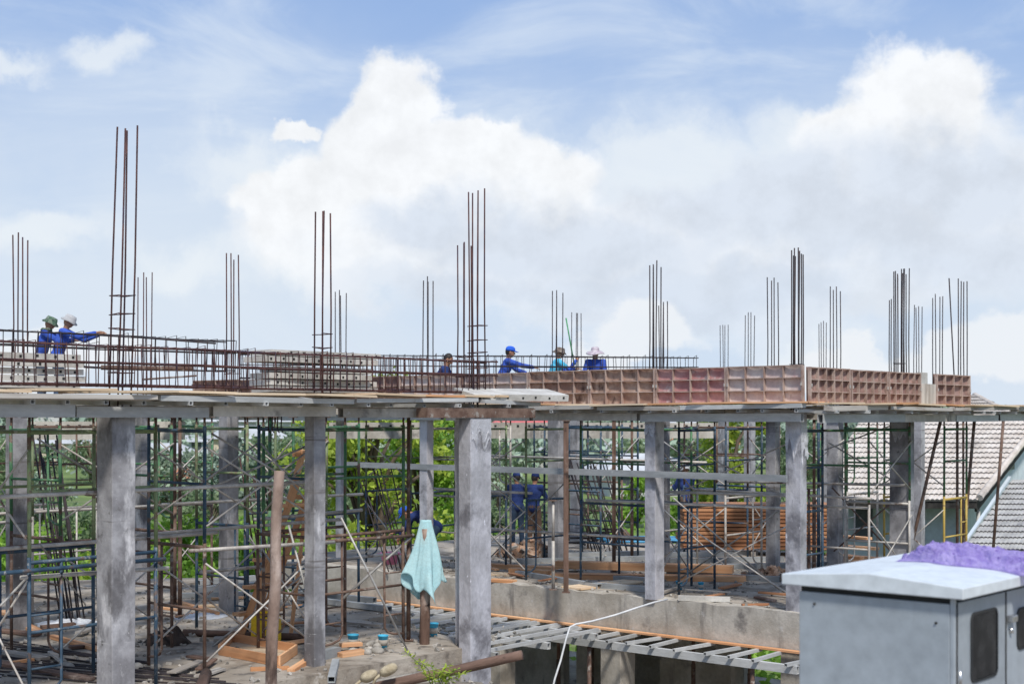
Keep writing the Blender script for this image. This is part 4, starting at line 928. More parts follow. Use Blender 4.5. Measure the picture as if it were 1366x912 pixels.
# purple netting lying on the lid
def lidz(s): return zl+.062+.040*(1-abs(s-LS/2)/(LS/2))
def rid(p): return 1-abs(mnoise.noise(p))*2
def netf(lay):
    def fn(u, v):
        s = .80-.98*u; t = .80+.80*v+.05*math.sin(u*11+1)*(1-v)-.10*v*(1-u)
        e = max(0., min(1., min(u, 1-u)*16))**.5*max(0., min(1., min(v, 1-v)*9))**.5
        W1 = V((mnoise.noise(V((s*5, t*5, 2)))*.16, mnoise.noise(V((s*5, t*5, 6)))*.16, 0)); S_, T_ = s+W1.x, t+W1.y
        f1 = 1-abs(mnoise.noise(V((S_*2.6, T_*9, 1.5)))*2.2); f2 = 1-abs(mnoise.noise(V((S_*6+T_*4, T_*17-S_*3, 7)))*2.2); f3 = 1-abs(mnoise.noise(V((S_*19, T_*34, 3)))*2.2)
        w = max(0, .50*f1+.34*f2+.17*f3+.07*mnoise.noise(V((s*80, t*80, 1))))
        h = .05+.045*math.exp(-((u-.2)/.15)**2-((v-.45)/.4)**2)+.02*math.exp(-((u-.85)/.2)**2)
        q = cb(s, t, lidz(min(max(s,0),LS))+.004+e*h*(.10+1.25*w**1.3))
        return q+V((mnoise.noise(V((s*11, t*11, 4))), mnoise.noise(V((s*11, t*11, 8))), 0))*.04*e
    return fn
m = MB().grid(netf(0), 260, 190); o = m.build('netting', M['net']); tag(o, 'crumpled bright purple netting lying on the white cabinet lid', 'netting')

# ---------------------------------------------------------------- people
def person(label, loc, yaw, J, shirt, trousers, hat=None, hatm=None, sleeve=None, scarf=None):
    """J: joint positions in a frame where +y is the way the person faces, z up, origin at the feet"""
    t = thing('person', label, 'person', loc)
    Rm = Matrix.Rotation(yaw, 3, 'Z'); W = lambda p: V(loc)+Rm@V(p)
    j = {k: V(v) for k, v in J.items()}
    hd = j['head']; nk = j['neck']; ch = j['chest']; pv = j['pelvis']; face = (j['look']-hd).normalized()
    upv = (hd-nk).normalized(); side = face.cross(upv).normalized(); up2 = side.cross(face)
    Rh = Rm@Matrix((side, face, up2)).transposed()
    def limb(m, pts, rs, n=10): m.tube([W(p) for p in pts], rs, n); [m.ell(W(p), r, n=10, m=6) for p, r in zip(pts, rs)]
    def torso(m, g):
        shv = (j['shR']-j['shL']).normalized(); ax = (nk-pv).normalized(); fw = shv.cross(ax)
        Rt = Rm@Matrix((shv, fw, ax)).transposed()
        for p, rx, ry, rz in ((pv,.155,.115,.13),((pv+ch)/2,.145,.105,.16),(ch,.17,.12,.17),(ch*.5+nk*.5,.15,.095,.10)): m.ell(W(p), (rx+g, ry+g, rz+g), Rt, 16, 10)
        for s in ('shL','shR'): limb(m, [ch*.4+nk*.6, j[s]], [.07+g,.062+g])
    def hand(m, wr, el):
        d = (wr-el).normalized(); s = d.cross(V((.2,.1,1))).normalized(); n = s.cross(d)
        m.ell(W(wr+d*.05), (.04,.055,.022), Rm@Matrix((s,d,n)).transposed(), 10, 6)
        for i, L_ in enumerate((.065,.078,.072,.055)):
            b = wr+d*.09+s*(-.03+.02*i); m.tube([W(b-d*.02), W(b+d*L_*.5-n*.012), W(b+d*L_*.85-n*.04)], [.010,.009,.007], 6)
        m.tube([W(wr+d*.03-s*.035), W(wr+d*.06-s*.065-n*.01), W(wr+d*.095-s*.06-n*.03)], [.012,.011,.008], 6)
    b = MB(); torso(b, -.012); limb(b, [ch*.3+nk*.7, nk, hd-upv*.06], [.065,.055,.058])
    b.ell(W(hd), (.076,.097,.115), Rh, 18, 14); b.ell(W(hd+face*.035-up2*.06), (.055,.06,.05), Rh, 12, 8)
    b.tube([W(hd+face*.092+up2*.015), W(hd+face*.118-up2*.022), W(hd+face*.094-up2*.032)], [.008,.014,.012], 8)
    b.ell(W(hd+face*.088-up2*.058), (.026,.012,.009), Rh, 8, 6)
    for s in (-1, 1):
        b.ell(W(hd+side*.077*s-face*.005), (.012,.024,.034), Rh, 8, 6)
        limb(b, [j['shL' if s < 0 else 'shR'], j['elL' if s < 0 else 'elR'], j['wrL' if s < 0 else 'wrR']], [.05,.04,.028])
        hand(b, j['wrL' if s < 0 else 'wrR'], j['elL' if s < 0 else 'elR'])
        q = 'L' if s < 0 else 'R'
        limb(b, [pv+(j['kn'+q]-pv)*.02+V((.085*s,0,-.03)), j['kn'+q], j['an'+q]], [.082,.055,.038])
        fd = V((j['kn'+q].x-j['an'+q].x, .2, 0)).normalized(); limb(b, [j['an'+q]-V((0,0,.03)), j['an'+q]+V((0,.13,-.05))], [.042,.034])
    body = b.build('body', M['skin'], t)
    rm = body.modifiers.new('Remesh', 'REMESH'); rm.mode = 'VOXEL'; rm.voxel_size = .011; rm.use_smooth_shade = True
    def cloth(name, fn, m):
        c = MB(); fn(c); o = c.build(name, m, t); r_ = o.modifiers.new('Remesh', 'REMESH'); r_.mode = 'VOXEL'; r_.voxel_size = .016; r_.use_smooth_shade = True
        s_ = o.modifiers.new('Smooth', 'SMOOTH'); s_.iterations = 3; return o
    sl = sleeve or shirt
    def sh(c):
        torso(c, .012); c.ell(W(nk-upv*.02), (.07,.07,.05), None, 12, 6)
        for q in 'LR': limb(c, [j['sh'+q], j['sh'+q]*.35+j['el'+q]*.65] if sleeve else [j['sh'+q], j['el'+q], j['el'+q]*.1+j['wr'+q]*.9], [.068,.058,.045][:2 if sleeve else 3])
    cloth('shirt', sh, shirt)
    if sleeve:
        def slv(c):
            for q in 'LR': limb(c, [j['sh'+q]*.4+j['el'+q]*.6, j['el'+q], j['el'+q]*.1+j['wr'+q]*.9], [.055,.05,.042])
        cloth('sleeves', slv, sleeve)
    def tr_(c):
        c.ell(W(pv), (.165,.13,.12), Rm, 14, 8)
        for s, q in ((-1,'L'),(1,'R')): limb(c, [pv+V((.085*s,0,-.03)), j['kn'+q], j['an'+q]+V((0,0,.03))], [.1,.074,.062])
    cloth('trousers', tr_, trousers)
    for q in 'LR':
        s_ = MB(); limb(s_, [j['an'+q]+V((0,0,.0)), j['an'+q]+V((0,.02,-.05)), j['an'+q]+V((0,.15,-.06))], [.05,.05,.042]); s_.build('shoe', M['boot'], t)
    if hat != 'cap' and hat is None or hat == 'cap':
        h_ = MB(); h_.ell(W(hd-face*.018+up2*.02), (.083,.095,.112), Rh, 14, 10); h_.build('hair', M['hair'], t)
    if hat:
        m = MB(); top = hd+up2*.035
        prof = {'cap': [(.098,.0),(.1,.03),(.09,.075),(.055,.105),(.0,.115)], 'bucket': [(.15,-.035),(.105,.01),(.1,.05),(.085,.09),(.0,.1)], 'wide': [(.23,-.045),(.2,-.01),(.108,.012),(.1,.06),(.085,.1),(.0,.115)]}[hat]
        n = 24; vs = []
        for r_, z_ in prof:
            for k in range(n):
                an = 2*math.pi*k/n; wob = .012*math.sin(3*an+1) if r_ > .13 else 0
                vs.append(W(top)+Rh@V((r_*.92*math.cos(an), r_*1.12*math.sin(an), z_+wob)))
        fs = [(i*n+k, i*n+(k+1)%n, (i+1)*n+(k+1)%n, (i+1)*n+k) for i in range(len(prof)-1) for k in range(n)]
        m.add(vs, fs, 0, True)
        if hat == 'cap':
            br = []
            for k in range(9):
                an = R(-55+110*k/8); br += [W(top)+Rh@V((.092*math.sin(an), .108*math.cos(an), .012)), W(top)+Rh@V((.085*math.sin(an), .11*math.cos(an)+.085*math.cos(an)**.6, -.012))]
            m.add(br, [(2*k,2*k+1,2*k+3,2*k+2) for k in range(8)], 0, True)
        o = m.build('hat', hatm, t); so = o.modifiers.new('S', 'SOLIDIFY'); so.thickness = .008
    if scarf:
        m = MB(); m.tube([W(nk+V((.085*math.cos(k*.7), .08*math.sin(k*.7)-.02, .02*math.sin(k)))) for k in range(10)], .035, 8); m.build('scarf', scarf, t)
    return t
def pose(kind, arms=None, H=1.0, look=(0,1,-.1), lean=.0):
    if kind == 'stand': J = dict(pelvis=(0,0,.92), chest=(0,.03+lean*.4,1.22), neck=(0,.04+lean*.8,1.43), head=(0,.07+lean,1.57), knL=(-.1,.04,.5), anL=(-.11,0,.09), knR=(.1,.06,.5), anR=(.12,.03,.09))
    elif kind == 'crouch': J = dict(pelvis=(0,-.12,.66), chest=(0,.02,.93), neck=(0,.07,1.13), head=(0,.11,1.27), knL=(-.16,.22,.48), anL=(-.15,-.05,.09), knR=(.16,.25,.5), anR=(.16,.02,.09))
    elif kind == 'squat': J = dict(pelvis=(0,-.17,.40), chest=(0,.02,.66), neck=(0,.09,.85), head=(0,.14,.99), knL=(-.19,.3,.54), anL=(-.17,.02,.09), knR=(.19,.3,.54), anR=(.17,.03,.09))
    else: J = dict(pelvis=(0,-.15,.88), chest=(0,.12,1.06), neck=(0,.31,1.12), head=(0,.43,1.14), knL=(-.1,.05,.48), anL=(-.11,-.04,.09), knR=(.1,.06,.48), anR=(.11,.02,.09))
    c = V(J['neck']); o = .06 if kind != 'bend' else .03
    J['shL'] = c+V((-.18,-.01,-o)); J['shR'] = c+V((.18,-.01,-o))
    d = dict(elL=V((-.24,.12,-.30)), wrL=V((-.18,.34,-.36)), elR=V((.24,.12,-.30)), wrR=V((.18,.34,-.36)))
    if arms: d.update({k: V(v) for k, v in arms.items()})
    for k, v in d.items(): J[k] = c+v
    J['look'] = V(J['head'])+V(look); return J
dz = 3.33
for px_, Y_ in ((588,29.5),(674,32),(740,32.3),(795,32.4)):
    q_ = PZ(px_, dz-.012, Y_); MB().box(q_, (.9,.9,.02)).build('deck_board', M['woodG'], DR)
for px_, Y_ in ((54,27.5),(76,27.0)):
    q_ = PZ(px_, 3.378, Y_); MB().box(q_, (.9,.9,.02)).build('deck_board', M['woodG'], DL)
FX = -math.pi/2      # facing +X
person('worker in a blue shirt and camouflage bucket hat, bent over the cage', PZ(54,3.39,27.5), FX, pose('stand', {'wrR':(.1,.55,-.2),'elR':(.22,.3,-.22),'wrL':(-.1,.5,-.15),'elL':(-.22,.28,-.2)}, look=(0,1,-.45), lean=.12), M['shirtB'], M['jeans'], 'bucket', M['camo'], scarf=M['camo'])
person('worker in a blue shirt and pale grey hat reaching forward', PZ(76,3.39,27.0), FX, pose('stand', {'wrR':(.12,.62,-.08),'elR':(.2,.32,-.16),'wrL':(-.12,.6,-.1),'elL':(-.2,.3,-.2)}, look=(0,1,-.5), lean=.16), M['shirtB'], M['jeans'], 'bucket', M['hatG'])
person('worker in navy squatting low beside the slim dark rebar bundle', PZ(589,dz+.02,29.5), FX*1.1, pose('squat', look=(0,.8,-.5)), M['shirtD'], M['jeans'])
person('worker in a blue cap and blue shirt stretching one arm along the cage', PZ(674,dz,32), FX*.95, pose('crouch', {'elR':(.26,.28,-.16),'wrR':(.2,.56,-.2),'elL':(-.22,.2,-.24),'wrL':(-.1,.42,-.32)}, look=(0,1,-.12)), M['shirtB'], M['jeans'], 'cap', M['capB'])
person('worker in a cyan shirt and brown camouflage hat holding up a green rod', PZ(740,dz,32.3), FX*.9, pose('crouch', {'elR':(.28,.22,-.24),'wrR':(.16,.40,-.02),'elL':(-.2,.2,-.26),'wrL':(-.05,.42,-.22)}, look=(.2,1,-.2)), M['shirtC'], M['jeans'], 'bucket', M['camoR'], sleeve=M['shirtB'])
tag(stick('green_rod', P(766,486,32.0), P(755,424,31.9), 0, 0, M['grod'], tube=.016), 'thin green rod held up by the worker in the cyan shirt', 'rod')
person('worker in a wide lilac sun hat and blue shirt facing the viewer', PZ(795,dz,32.4), math.pi*.93, pose('crouch', look=(0,1,-.15)), M['shirtB'], M['jeans'], 'wide', M['hatL'])
person('worker in navy shirt and jeans standing under the deck, head behind the channel', PZ(690,.15,33.2), .2, pose('stand', look=(0,1,-.2)), M['shirtD'], M['jeans'], 'cap', M['shirtD'])
person('worker in navy shirt and brown trousers standing against the far column', PZ(712,.15,33.0), -.5, pose('stand', look=(0,1,-.2)), M['shirtD'], M['trouB'], 'cap', M['shirtD'])
person('worker in a pale hat standing behind the stack of red boards', PZ(916,.28,34.6), .4, pose('stand', {'wrL':(-.12,.4,-.25)}, look=(.1,1,-.3)), M['shirtD'], M['trouB'], 'bucket', M['hatG'])
person('worker in navy bending down behind the hanging towel', PZ(571,.15,27.5), math.pi*.5, pose('bend', {'elL':(-.2,.12,-.22),'wrL':(-.15,.22,-.42)}, look=(0,.7,-.7)), M['shirtD'], M['jeans'], 'cap', M['capB'])

# ---------------------------------------------------------------- plants
def leafcloud(m, c, r, n, size, seed=0, flat=.75):
    c = np.array(c); r = np.array(r, float)
    p = RNG.normal(size=(n,3)); p /= np.linalg.norm(p, axis=1)[:,None]; p *= (RNG.random(n)**.45)[:,None]
    p = c+p*r
    d = RNG.normal(size=(n,3)); d[:,2] -= .3; d /= np.linalg.norm(d, axis=1)[:,None]
    e = np.cross(d, RNG.normal(size=(n,3))); e /= np.linalg.norm(e, axis=1)[:,None]
    s = size*(.6+.8*RNG.random(n))[:,None]
    q = np.stack([p, p+d*s*.5+e*s*.28, p+d*s, p+d*s*.5-e*s*.28], 1).reshape(-1,3)
    b = len(m.v); m.v += [tuple(x) for x in q]
    m.f += [(b+4*i, b+4*i+1, b+4*i+2, b+4*i+3) for i in range(n)]; m.m += [0]*n; m.s += [False]*n
def tree(name, label, cat, base, H, Rr, leaf, size=.16, n=2600, trunk=True, clumps=16, low=.25, grp=None):
    base = V(base); t = thing(name, label, cat, base, grp); lm = MB(); tm = MB()
    top = base+V((U(-.1,.1)*H, U(-.1,.1)*H, H*.8)); tr_ = .035*H if trunk else .012*H
    tm.tube([base-V((0,0,.2)), base+(top-base)*.5+V((U(-.05,.05)*H,0,0)), top], [tr_, tr_*.7, tr_*.25], 8)
    for k in range(clumps):
        an = U(0,6.28); zz = U(low,1); rr = Rr*math.sqrt(max(.05, 1-((zz-.55)/.5)**2*.8))*U(.35,.95)
        c = base+V((math.cos(an)*rr, math.sin(an)*rr, zz*H)); s = Rr*U(.22,.42)
        tm.tube([base+(top-base)*max(.08, zz-.25), (base+(top-base)*zz+c)/2-V((0,0,.03*H)), c], [tr_*.4, tr_*.25, tr_*.08], 5)
        leafcloud(lm, c, (s, s, s*.75), n//clumps, size)
    lm.build('crown', leaf, t); tm.build('trunk', M['bark'], t); return t
def G(px, Y, dz=0): 
    q = PZ(px, 0, Y); q.z = gz(q.x, q.y)+dz; return q
near = [(75,34,3.2,1.6,'leafB','bright green bush behind the dark leaning rods'),(215,35,4.1,1.9,'leafB','lush bright bush beyond the rusty props'),(275,33.5,3.2,1.5,'leafB','bright bush beyond the pale thin sheet'),(330,36,3.6,1.7,'leafB','bright bush beyond the stacked tubes'),(-5,36,3.8,1.9,'leafB','bright bush at the picture edge'),(380,38,3.4,1.5,'leafY','yellow green bush beyond the stepladder'),
        (140,37,3.1,1.4,'leafY','yellow flowering bush behind the nearest column')]
for px,Y,H,Rr,m,lb in near: tree('bush', lb, 'bush', G(px,Y), H*.92, Rr, M[m], .17, 3600, False, 22, .1, 'bright bushes behind the dusty floor')
tree('young_tree', 'yellow green tree behind the towel tower', 'tree', G(495,42), 7.4, 2.3, M['leafY'], .2, 7000, True, 30, .3)
tree('young_tree', 'leafy tree behind the near square column', 'tree', G(560,46), 6.6, 2.2, M['leafB'], .2, 5000, True, 26, .25)
tree('young_tree', 'yellow green tree seen between the two thin far columns', 'tree', G(985,47), 7.3, 1.6, M['leafY'], .2, 4500, True, 22, .35)
tree('young_tree', 'small hazy tree behind the two standing workers', 'tree', G(690,48), 3.4, 1.7, M['leafM'], .18, 4000, True, 22, .1)
tree('young_tree', 'small hazy tree behind the bunch of leaning rods', 'tree', G(775,50), 2.8, 1.5, M['leafM'], .18, 4000, True, 22, .1)
tree('young_tree', 'leafy tree behind the worker in the pale hat', 'tree', G(915,50), 3.4, 1.5, M['leafB'], .18, 3600, True, 22, .1)
for px,Y,H,Rr,m,lb in ((655,35,1.9,1.0,'leafB','bright low bush below the thick wrapped column'),(820,41,1.5,1.1,'leafM','low bush seen under the joist strip'),(945,40,1.6,1.1,'leafM','low bush under the slab corner')):
    tree('bush', lb, 'bush', G(px,Y), H, Rr, M[m], .15, 2200, False, 16, .1, 'low bushes under the slab')
for px,Y,H,Rr,m,lb in ((30,120,9,4,'leafD','tall dark tree on the meadow near the picture edge'),(120,135,10,4.5,'leafD','round dark tree on the meadow behind the leaning rods'),(235,95,8.4,3.4,'leafF','grey green tree on the meadow beyond the bright green tower'),(300,100,8,3.2,'leafF','feathery grey green tree beside the far column'),(370,120,9,4,'leafD','dark tree on the meadow beyond the log post'),(650,130,9,4.2,'leafD','dark tree beyond the red roofed house'),(850,125,8,4,'leafD','dark tree beyond the far slab edge'),(930,140,10,4.5,'leafD','tall dark tree beyond the worker in the pale hat'),(1060,130,10,4,'leafD','dark tree behind the corner column')):
    tree('tree', lb, 'tree', G(px,Y), H*.5, Rr*.75, M['leafM' if m == 'leafD' else m], .34, 3000, True, 26, .15, 'trees on the meadow')
words = ['beyond the mossy tower','behind the near dark rods','behind the nearest column','beyond the rusty prop','near the bright green tower','beyond the log post','behind the stepladder','behind the near square column','beyond the towel','beyond the thin light column','by the red roofed house','beyond the square timber prop','behind the wrapped edge column','beyond the red boards','by the corner column']
for k, lb in enumerate(words):
    px = -20+k*78+U(-20,20); Y = U(66,105); tree('small_tree', ['rounded','loose','low','ragged','twin topped'][k % 5]+' small hazy tree '+lb, 'tree', G(px,Y), U(1.9,3.3), U(1.3,2.2), M[['leafM','leafF','leafM','leafB'][k % 4]], .26, 2000, True, 20, .1, 'small trees on the meadow')
# wooded hillside: reads as one mass
fm = MB()
for i in range(900):
    Y = 130+300*U(0,1)**.8; px = U(-150, 1520); q = G(px, Y); h = U(2.2,4.2)*(1+Y/900)
    for k in range(3):
        leafcloud(fm, (q.x+U(-1.5,1.5), q.y+U(-1.5,1.5), q.z+h*U(.4,.8)), (h*.42, h*.42, h*.34), 34, h*.26)
tag(fm.build('hillside_woods', M['leafF'], org=(0,0,0)), kind='stuff', label='far wooded hillside behind the building')
gm = MB()
for i in range(5200):
    Y = 27.5+60*U(0,1)**2; px = U(-60,420) if U(0,1) < .6 else U(420,1130); q = G(px, Y)
    if -4 < toab(q.x,q.y)[1] < 19 and toab(q.x,q.y)[0] < 12.2 and Y < 37: continue
    leafcloud(gm, (q.x, q.y, q.z+.12), (.3,.3,.18), 6, .28)
tag(gm.build('undergrowth', M['leafB'], org=(0,0,0)), kind='stuff', label='rough grass and weeds behind the building')

# ---------------------------------------------------------------- distant houses
def house(label, px, Y, w, d, h, rh, wm, rm, yaw=0, z=None, grp='houses on the far hillside', nw=3, flat=False):
    q = G(px, Y); w *= .8; h *= .8; rh *= .75
    if z is not None: q.z = z
    t = thing('house', label, 'house', q, grp); Rm = Matrix.Rotation(yaw,3,'Z'); W = lambda x,y,zz: q+Rm@V((x,y,zz))
    MB().box(W(0,0,h/2-.5), (w,d,h+1), Rm).build('wall', M[wm], t)
    if flat: MB().box(W(0,0,h+rh/2+.002), (w+.8,d+.8,rh), Rm).build('roof', M[rm], t)
    else:
        o_ = .6; v = [W(-w/2-o_,-d/2-o_,h),W(w/2+o_,-d/2-o_,h),W(w/2+o_,d/2+o_,h),W(-w/2-o_,d/2+o_,h),W(-w/2+d*.25,0,h+rh),W(w/2-d*.25,0,h+rh)]
        MB().add(v, [(0,1,5,4),(1,2,5),(2,3,4,5),(3,0,4),(3,2,1,0)]).build('roof', M[rm], t)
    fl_ = max(1, int(h/2.8))
    for f in range(fl_):
        for k in range(nw):
            x = -w/2+w*(k+.5)/nw; zz = 1.6+f*2.8
            o = MB().box(W(x,-d/2-.03,zz), (w/nw*.42,.08,1.2), Rm).build('window', M['win'], t)
    MB().box(W(w*.28/nw,-d/2-.035,1.0), (.9,.07,2.0), Rm).build('door', M['trouB'], t)
    return t
house('long white block of flats on the hill above the green tower', 262, 330, 22, 10, 9, 1, 'wallW', 'roofW', .1, nw=7, flat=True)
house('white walled house with a broad cream roof beyond the braces', 350, 240, 20, 12, 5, 4.2, 'wallW', 'roofW', -.2, nw=5)
house('cream house with a white roof beyond the log post', 330, 190, 12, 8, 3.5, 2.2, 'wallC', 'roofW', .3)
house('small white house among trees beside the rusty prop', 215, 150, 9, 7, 3.0, 1.6, 'wallW', 'roofW', .2)
house('orange roofed house low on the meadow beside the far column', 268, 112, 5, 5, 2.2, 1.4, 'wallC', 'roofO', -.3)
house('red roofed house between the thick column and the workers', 700, 190, 15, 9, 4, 2.8, 'wallW', 'roofR', .15, nw=5)
house('pale roofed shed beyond the timber prop', 780, 165, 12, 8, 2.8, 1.6, 'wallW', 'roofW', -.2)
house('white house with a grey roof low beyond the blue pipes', 855, 118, 9, 7, 2.6, 1.8, 'wallW', 'roofW', .2)
house('long hall with a bright cyan roof far behind the deck corner', 730, 420, 88, 12, 3.6, 1.9, 'wallW', 'roofC', 0, nw=10)
house('white house with an orange roof beside the worker in the pale hat', 925, 170, 12, 8, 3.2, 2.4, 'wallW', 'roofO', .3)
house('white hall with a pale roof beyond the wrapped edge column', 905, 250, 18, 9, 4, 2.6, 'wallW', 'roofW', -.1, nw=5)
house('white house on the hill beside the worker in the camouflage hat', 70, 300, 16, 9, 6, 3, 'wallW', 'roofO', .1, nw=5)
house('pale blue long shed on the meadow edge behind the nearest column', 225, 200, 24, 8, 2.6, 1.2, 'wallB', 'roofW', 0, nw=6)
house('cream house beyond the mossy tower', 100, 175, 11, 8, 3.4, 2.0, 'wallC', 'roofW', -.2)
house('white house with an orange roof behind the log post top', 400, 280, 15, 9, 6, 3, 'wallW', 'roofO', .2, nw=5)
house('white house beyond the towel tower', 590, 260, 14, 9, 5, 2.6, 'wallW', 'roofO', .0, nw=4)

# ---------------------------------------------------------------- tiled house on the right
th = thing('tiled_house', 'pale blue house with big weathered tile roofs behind the scaffolding', 'house', V((13.5,39,-3.3)))
def tileroof(p00, p10, p01, p11, m, name, rows, rolls, par, clip=None):
    """quad eave p00-p10, ridge p01-p11: overlapping courses with rolled tiles"""
    c = MB(); p00,p10,p01,p11 = map(V, (p00,p10,p01,p11)); n = (p10-p00).cross(p01-p00).normalized()
    if n.z < 0: n = -n
    for r_ in range(rows):
        v0, v1 = r_/rows, (r_+1.15)/rows
        def fn(u, v):
            vv = min(1, v0+(v1-v0)*v); e = p00.lerp(p10, u); g_ = p01.lerp(p11, u); lift = .034*(1-v)
            return e.lerp(g_, vv)+n*(lift+.028*abs(math.sin(u*rolls*math.pi))+.006*mnoise.noise(V((u*rolls*.5, r_, 1))))-V((0,0,.012))*(math.sin(u*rolls*math.pi)**8)
        c.grid(fn, rolls*4, 1, sm=False)
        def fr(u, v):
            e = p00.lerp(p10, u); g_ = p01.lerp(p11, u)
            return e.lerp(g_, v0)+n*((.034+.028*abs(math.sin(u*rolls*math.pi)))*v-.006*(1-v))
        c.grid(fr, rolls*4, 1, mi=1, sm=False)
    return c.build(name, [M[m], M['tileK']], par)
E0, E1 = P(1085, 668, 37), P(1304, 668, 35.2); R0, R1 = P(1150, 556, 43), P(1392, 556, 40)
tileroof(E0, E1, R0, R1, 'tile', 'roof', 17, 36, th)
R2 = P(1420, 548, 40.2)
# upper hip end showing above the deck
a0,a1,a2,a3 = P(1255,552,44), P(1345,552,44), P(1290,527,47), P(1300,527,47)
tileroof(a0,a1,a2,a3,'tile','hip_roof',6,14,th)
tileroof(P(1345,552,44.02),P(1375,560,46),P(1300,527,47.02),P(1302,527,47.2),'tile','hip_roof',6,10,th)
# ridge and rake caps
for p, q in ((E1+V((.05,0,.08)), R1+V((.05,0,.08))),(R0+V((0,0,.05)), R1+V((0,0,.06))),(a1,a3)):
    pts = [V(p).lerp(V(q), i/24)+V((0,0,.02*(i%2))) for i in range(25)]
    MB().tube(pts, .09, 8, sm=False).build('ridge_cap', M['tile'], th)
stick('fascia', E0-V((0,-.06,.10)), E1-V((0,-.06,.10)), .05, .18, M['boot'], th); stick('rake_board', E1-V((.02,-.1,.17)), R1-V((.02,-.1,.17)), .06, .22, M['boot'], th)
# front wall set back under the eave
w0, w1 = E0+V((.6,1.0,0)), E1+V((-.15,.9,0))
def wall(p, q, z0, z1, m='wallB', t=.2, nm='wall'):
    p = V((p.x,p.y,(z0+z1)/2)); q = V((q.x,q.y,(z0+z1)/2)); return MB().beam(p, q, t, z1-z0).build(nm, M[m], th)
wall(w0, w1, -3.6, E1.z+.02)
def inwall(p, q, u0, u1, z0, z1, nm, m, off=.11):
    d = (q-p); d.z = 0; n = V((d.y,-d.x,0)).normalized(); n = n if n.y < 0 else -n
    x = p.lerp(q,u0)+n*off; y = p.lerp(q,u1)+n*off; x.z = y.z = (z0+z1)/2
    return MB().beam(x, y, .06, z1-z0).build(nm, M[m], th)
o = inwall(w0,w1,.22,.36,-.1,.85,'window','win'); inwall(w0,w1,.66,.74,-1.6,.75,'door','dark')
# gable wall under the right rake
gp = [E1+V((-.1,1.0,-.05)), R1+V((-.02,.6,-.28)), V((R1.x,R1.y+.6,-3.5)), V((E1.x-.1,E1.y+1.0,-3.5))]
MB().add([v for v in gp]+[v+V((.1,.25,0)) for v in gp], [(0,1,2,3),(7,6,5,4),(0,4,5,1),(1,5,6,2),(2,6,7,3),(3,7,4,0)]).build('gable_wall', M['wallB'], th)
gd = (R1-E1); gd.z = 0; gn = V((gd.y,-gd.x,0)).normalized(); gn = gn if gn.y < 0 else -gn
f_ = E1+V((-.1,1.0,0)); e_ = R1+V((-.02,.6,0))
px_ = .0
for (u, zc, w_, h_, nm, m) in ((.62, EYE-(617-HZ)/F*38.3, .42, .40, 'window', 'win'),):
    c = f_.lerp(e_, u)+gn*.06; c.z = zc; MB().box(c, (w_, .08, h_), basis(gd)).build(nm, M[m], th)
# lower tiled roof on the near side
q0,q1,q2,q3 = P(1285,734,33.0), P(1440,735,31.5), P(1350,640,37.0), P(1470,640,35.2)
tileroof(q0,q1,q2,q3,'tileG','lower_roof',13,26,th)
stick('fascia', q0-V((0,0,.1)), q1-V((0,0,.1)), .05, .16, M['boot'], th)
stick('flashing', q0+V((-.06,0,.06)), q2+V((-.06,0,.08)), .08, .04, M['wallB'], th)
wall(q0+V((.3,.5,0)), q1+V((0,.5,0)), -3.6, q0.z-.05)
stick('downpipe', P(1305,672,35.9), V((P(1305,672,35.9).x, 35.9, -3.4)), 0, 0, M['wallW'], th, tube=.05)

# ---------------------------------------------------------------- sky, sun, camera
SUN_AZ, SUN_EL = R(167), R(52)
w = bpy.data.worlds.new('World'); S.world = w; w.use_nodes = True; t = NT(w.node_tree)
sky = t.n('ShaderNodeTexSky', sky_type='NISHITA'); sky.sun_disc = False; sky.sun_elevation = SUN_EL; sky.sun_rotation = SUN_AZ; sky.air_density = 1.0; sky.dust_density = 1.2; sky.ozone_density = 1.5
d = t.n('ShaderNodeTexCoord').outputs['Generated']
sx = t.n('ShaderNodeSeparateXYZ', i={0: d}); X, Y_, Z = sx.outputs
az = t.math('ARCTAN2', X, Y_); el = t.math('ARCSINE', Z)
uv = t.n('ShaderNodeCombineXYZ', i={0: az, 1: el, 2: 0.0}).outputs[0]
def ae(px, py):
    u = (px-683)/F; v = (HZ-py)/F; return math.atan(u), math.atan(v/math.sqrt(1+u*u))
nz1 = t.noise(uv, 9, 10, .62); nz3 = t.noise(uv, 4.0, 6, .55)
def ncol(scale, detail, rough):
    nd = t.n('ShaderNodeTexNoise', i={'Vector': uv, 'Scale': scale, 'Detail': detail, 'Roughness': rough}); sp_ = t.n('ShaderNodeSeparateColor', i={0: nd.outputs['Color']})
    return sp_.outputs[0], sp_.outputs[1]
wa, wb = ncol(14, 2, .5), ncol(34, 8, .62); wc = ncol(9, 7, .6)
wsum = lambda k: t.math('ADD', t.math('MULTIPLY', t.math('SUBTRACT', wa[k], .5), .070), t.math('MULTIPLY', t.math('SUBTRACT', wb[k], .5), .042))
AZ, EL = t.math('ADD', az, wsum(0)), t.math('ADD', el, wsum(1))
wv = t.n('ShaderNodeCombineXYZ', i={0: AZ, 1: EL, 2: 0.0}).outputs[0]
dist = t.math('SUBTRACT', t.noise(wv, 16, 8, .6), .5)
def blobs(lst):
    acc = None
    for (px, py, rx, ry) in lst:
        a0, e0 = ae(px, py)
        dx = t.math('MULTIPLY', t.math('SUBTRACT', AZ, a0), F/rx); dy = t.math('MULTIPLY', t.math('SUBTRACT', EL, e0), F/ry)
        s = t.math('SUBTRACT', 1.0, t.math('SQRT', t.math('ADD', t.math('MULTIPLY', dx, dx), t.math('MULTIPLY', dy, dy))))
        acc = s if acc is None else t.math('SMOOTH_MAX', acc, s, .18)
    return acc
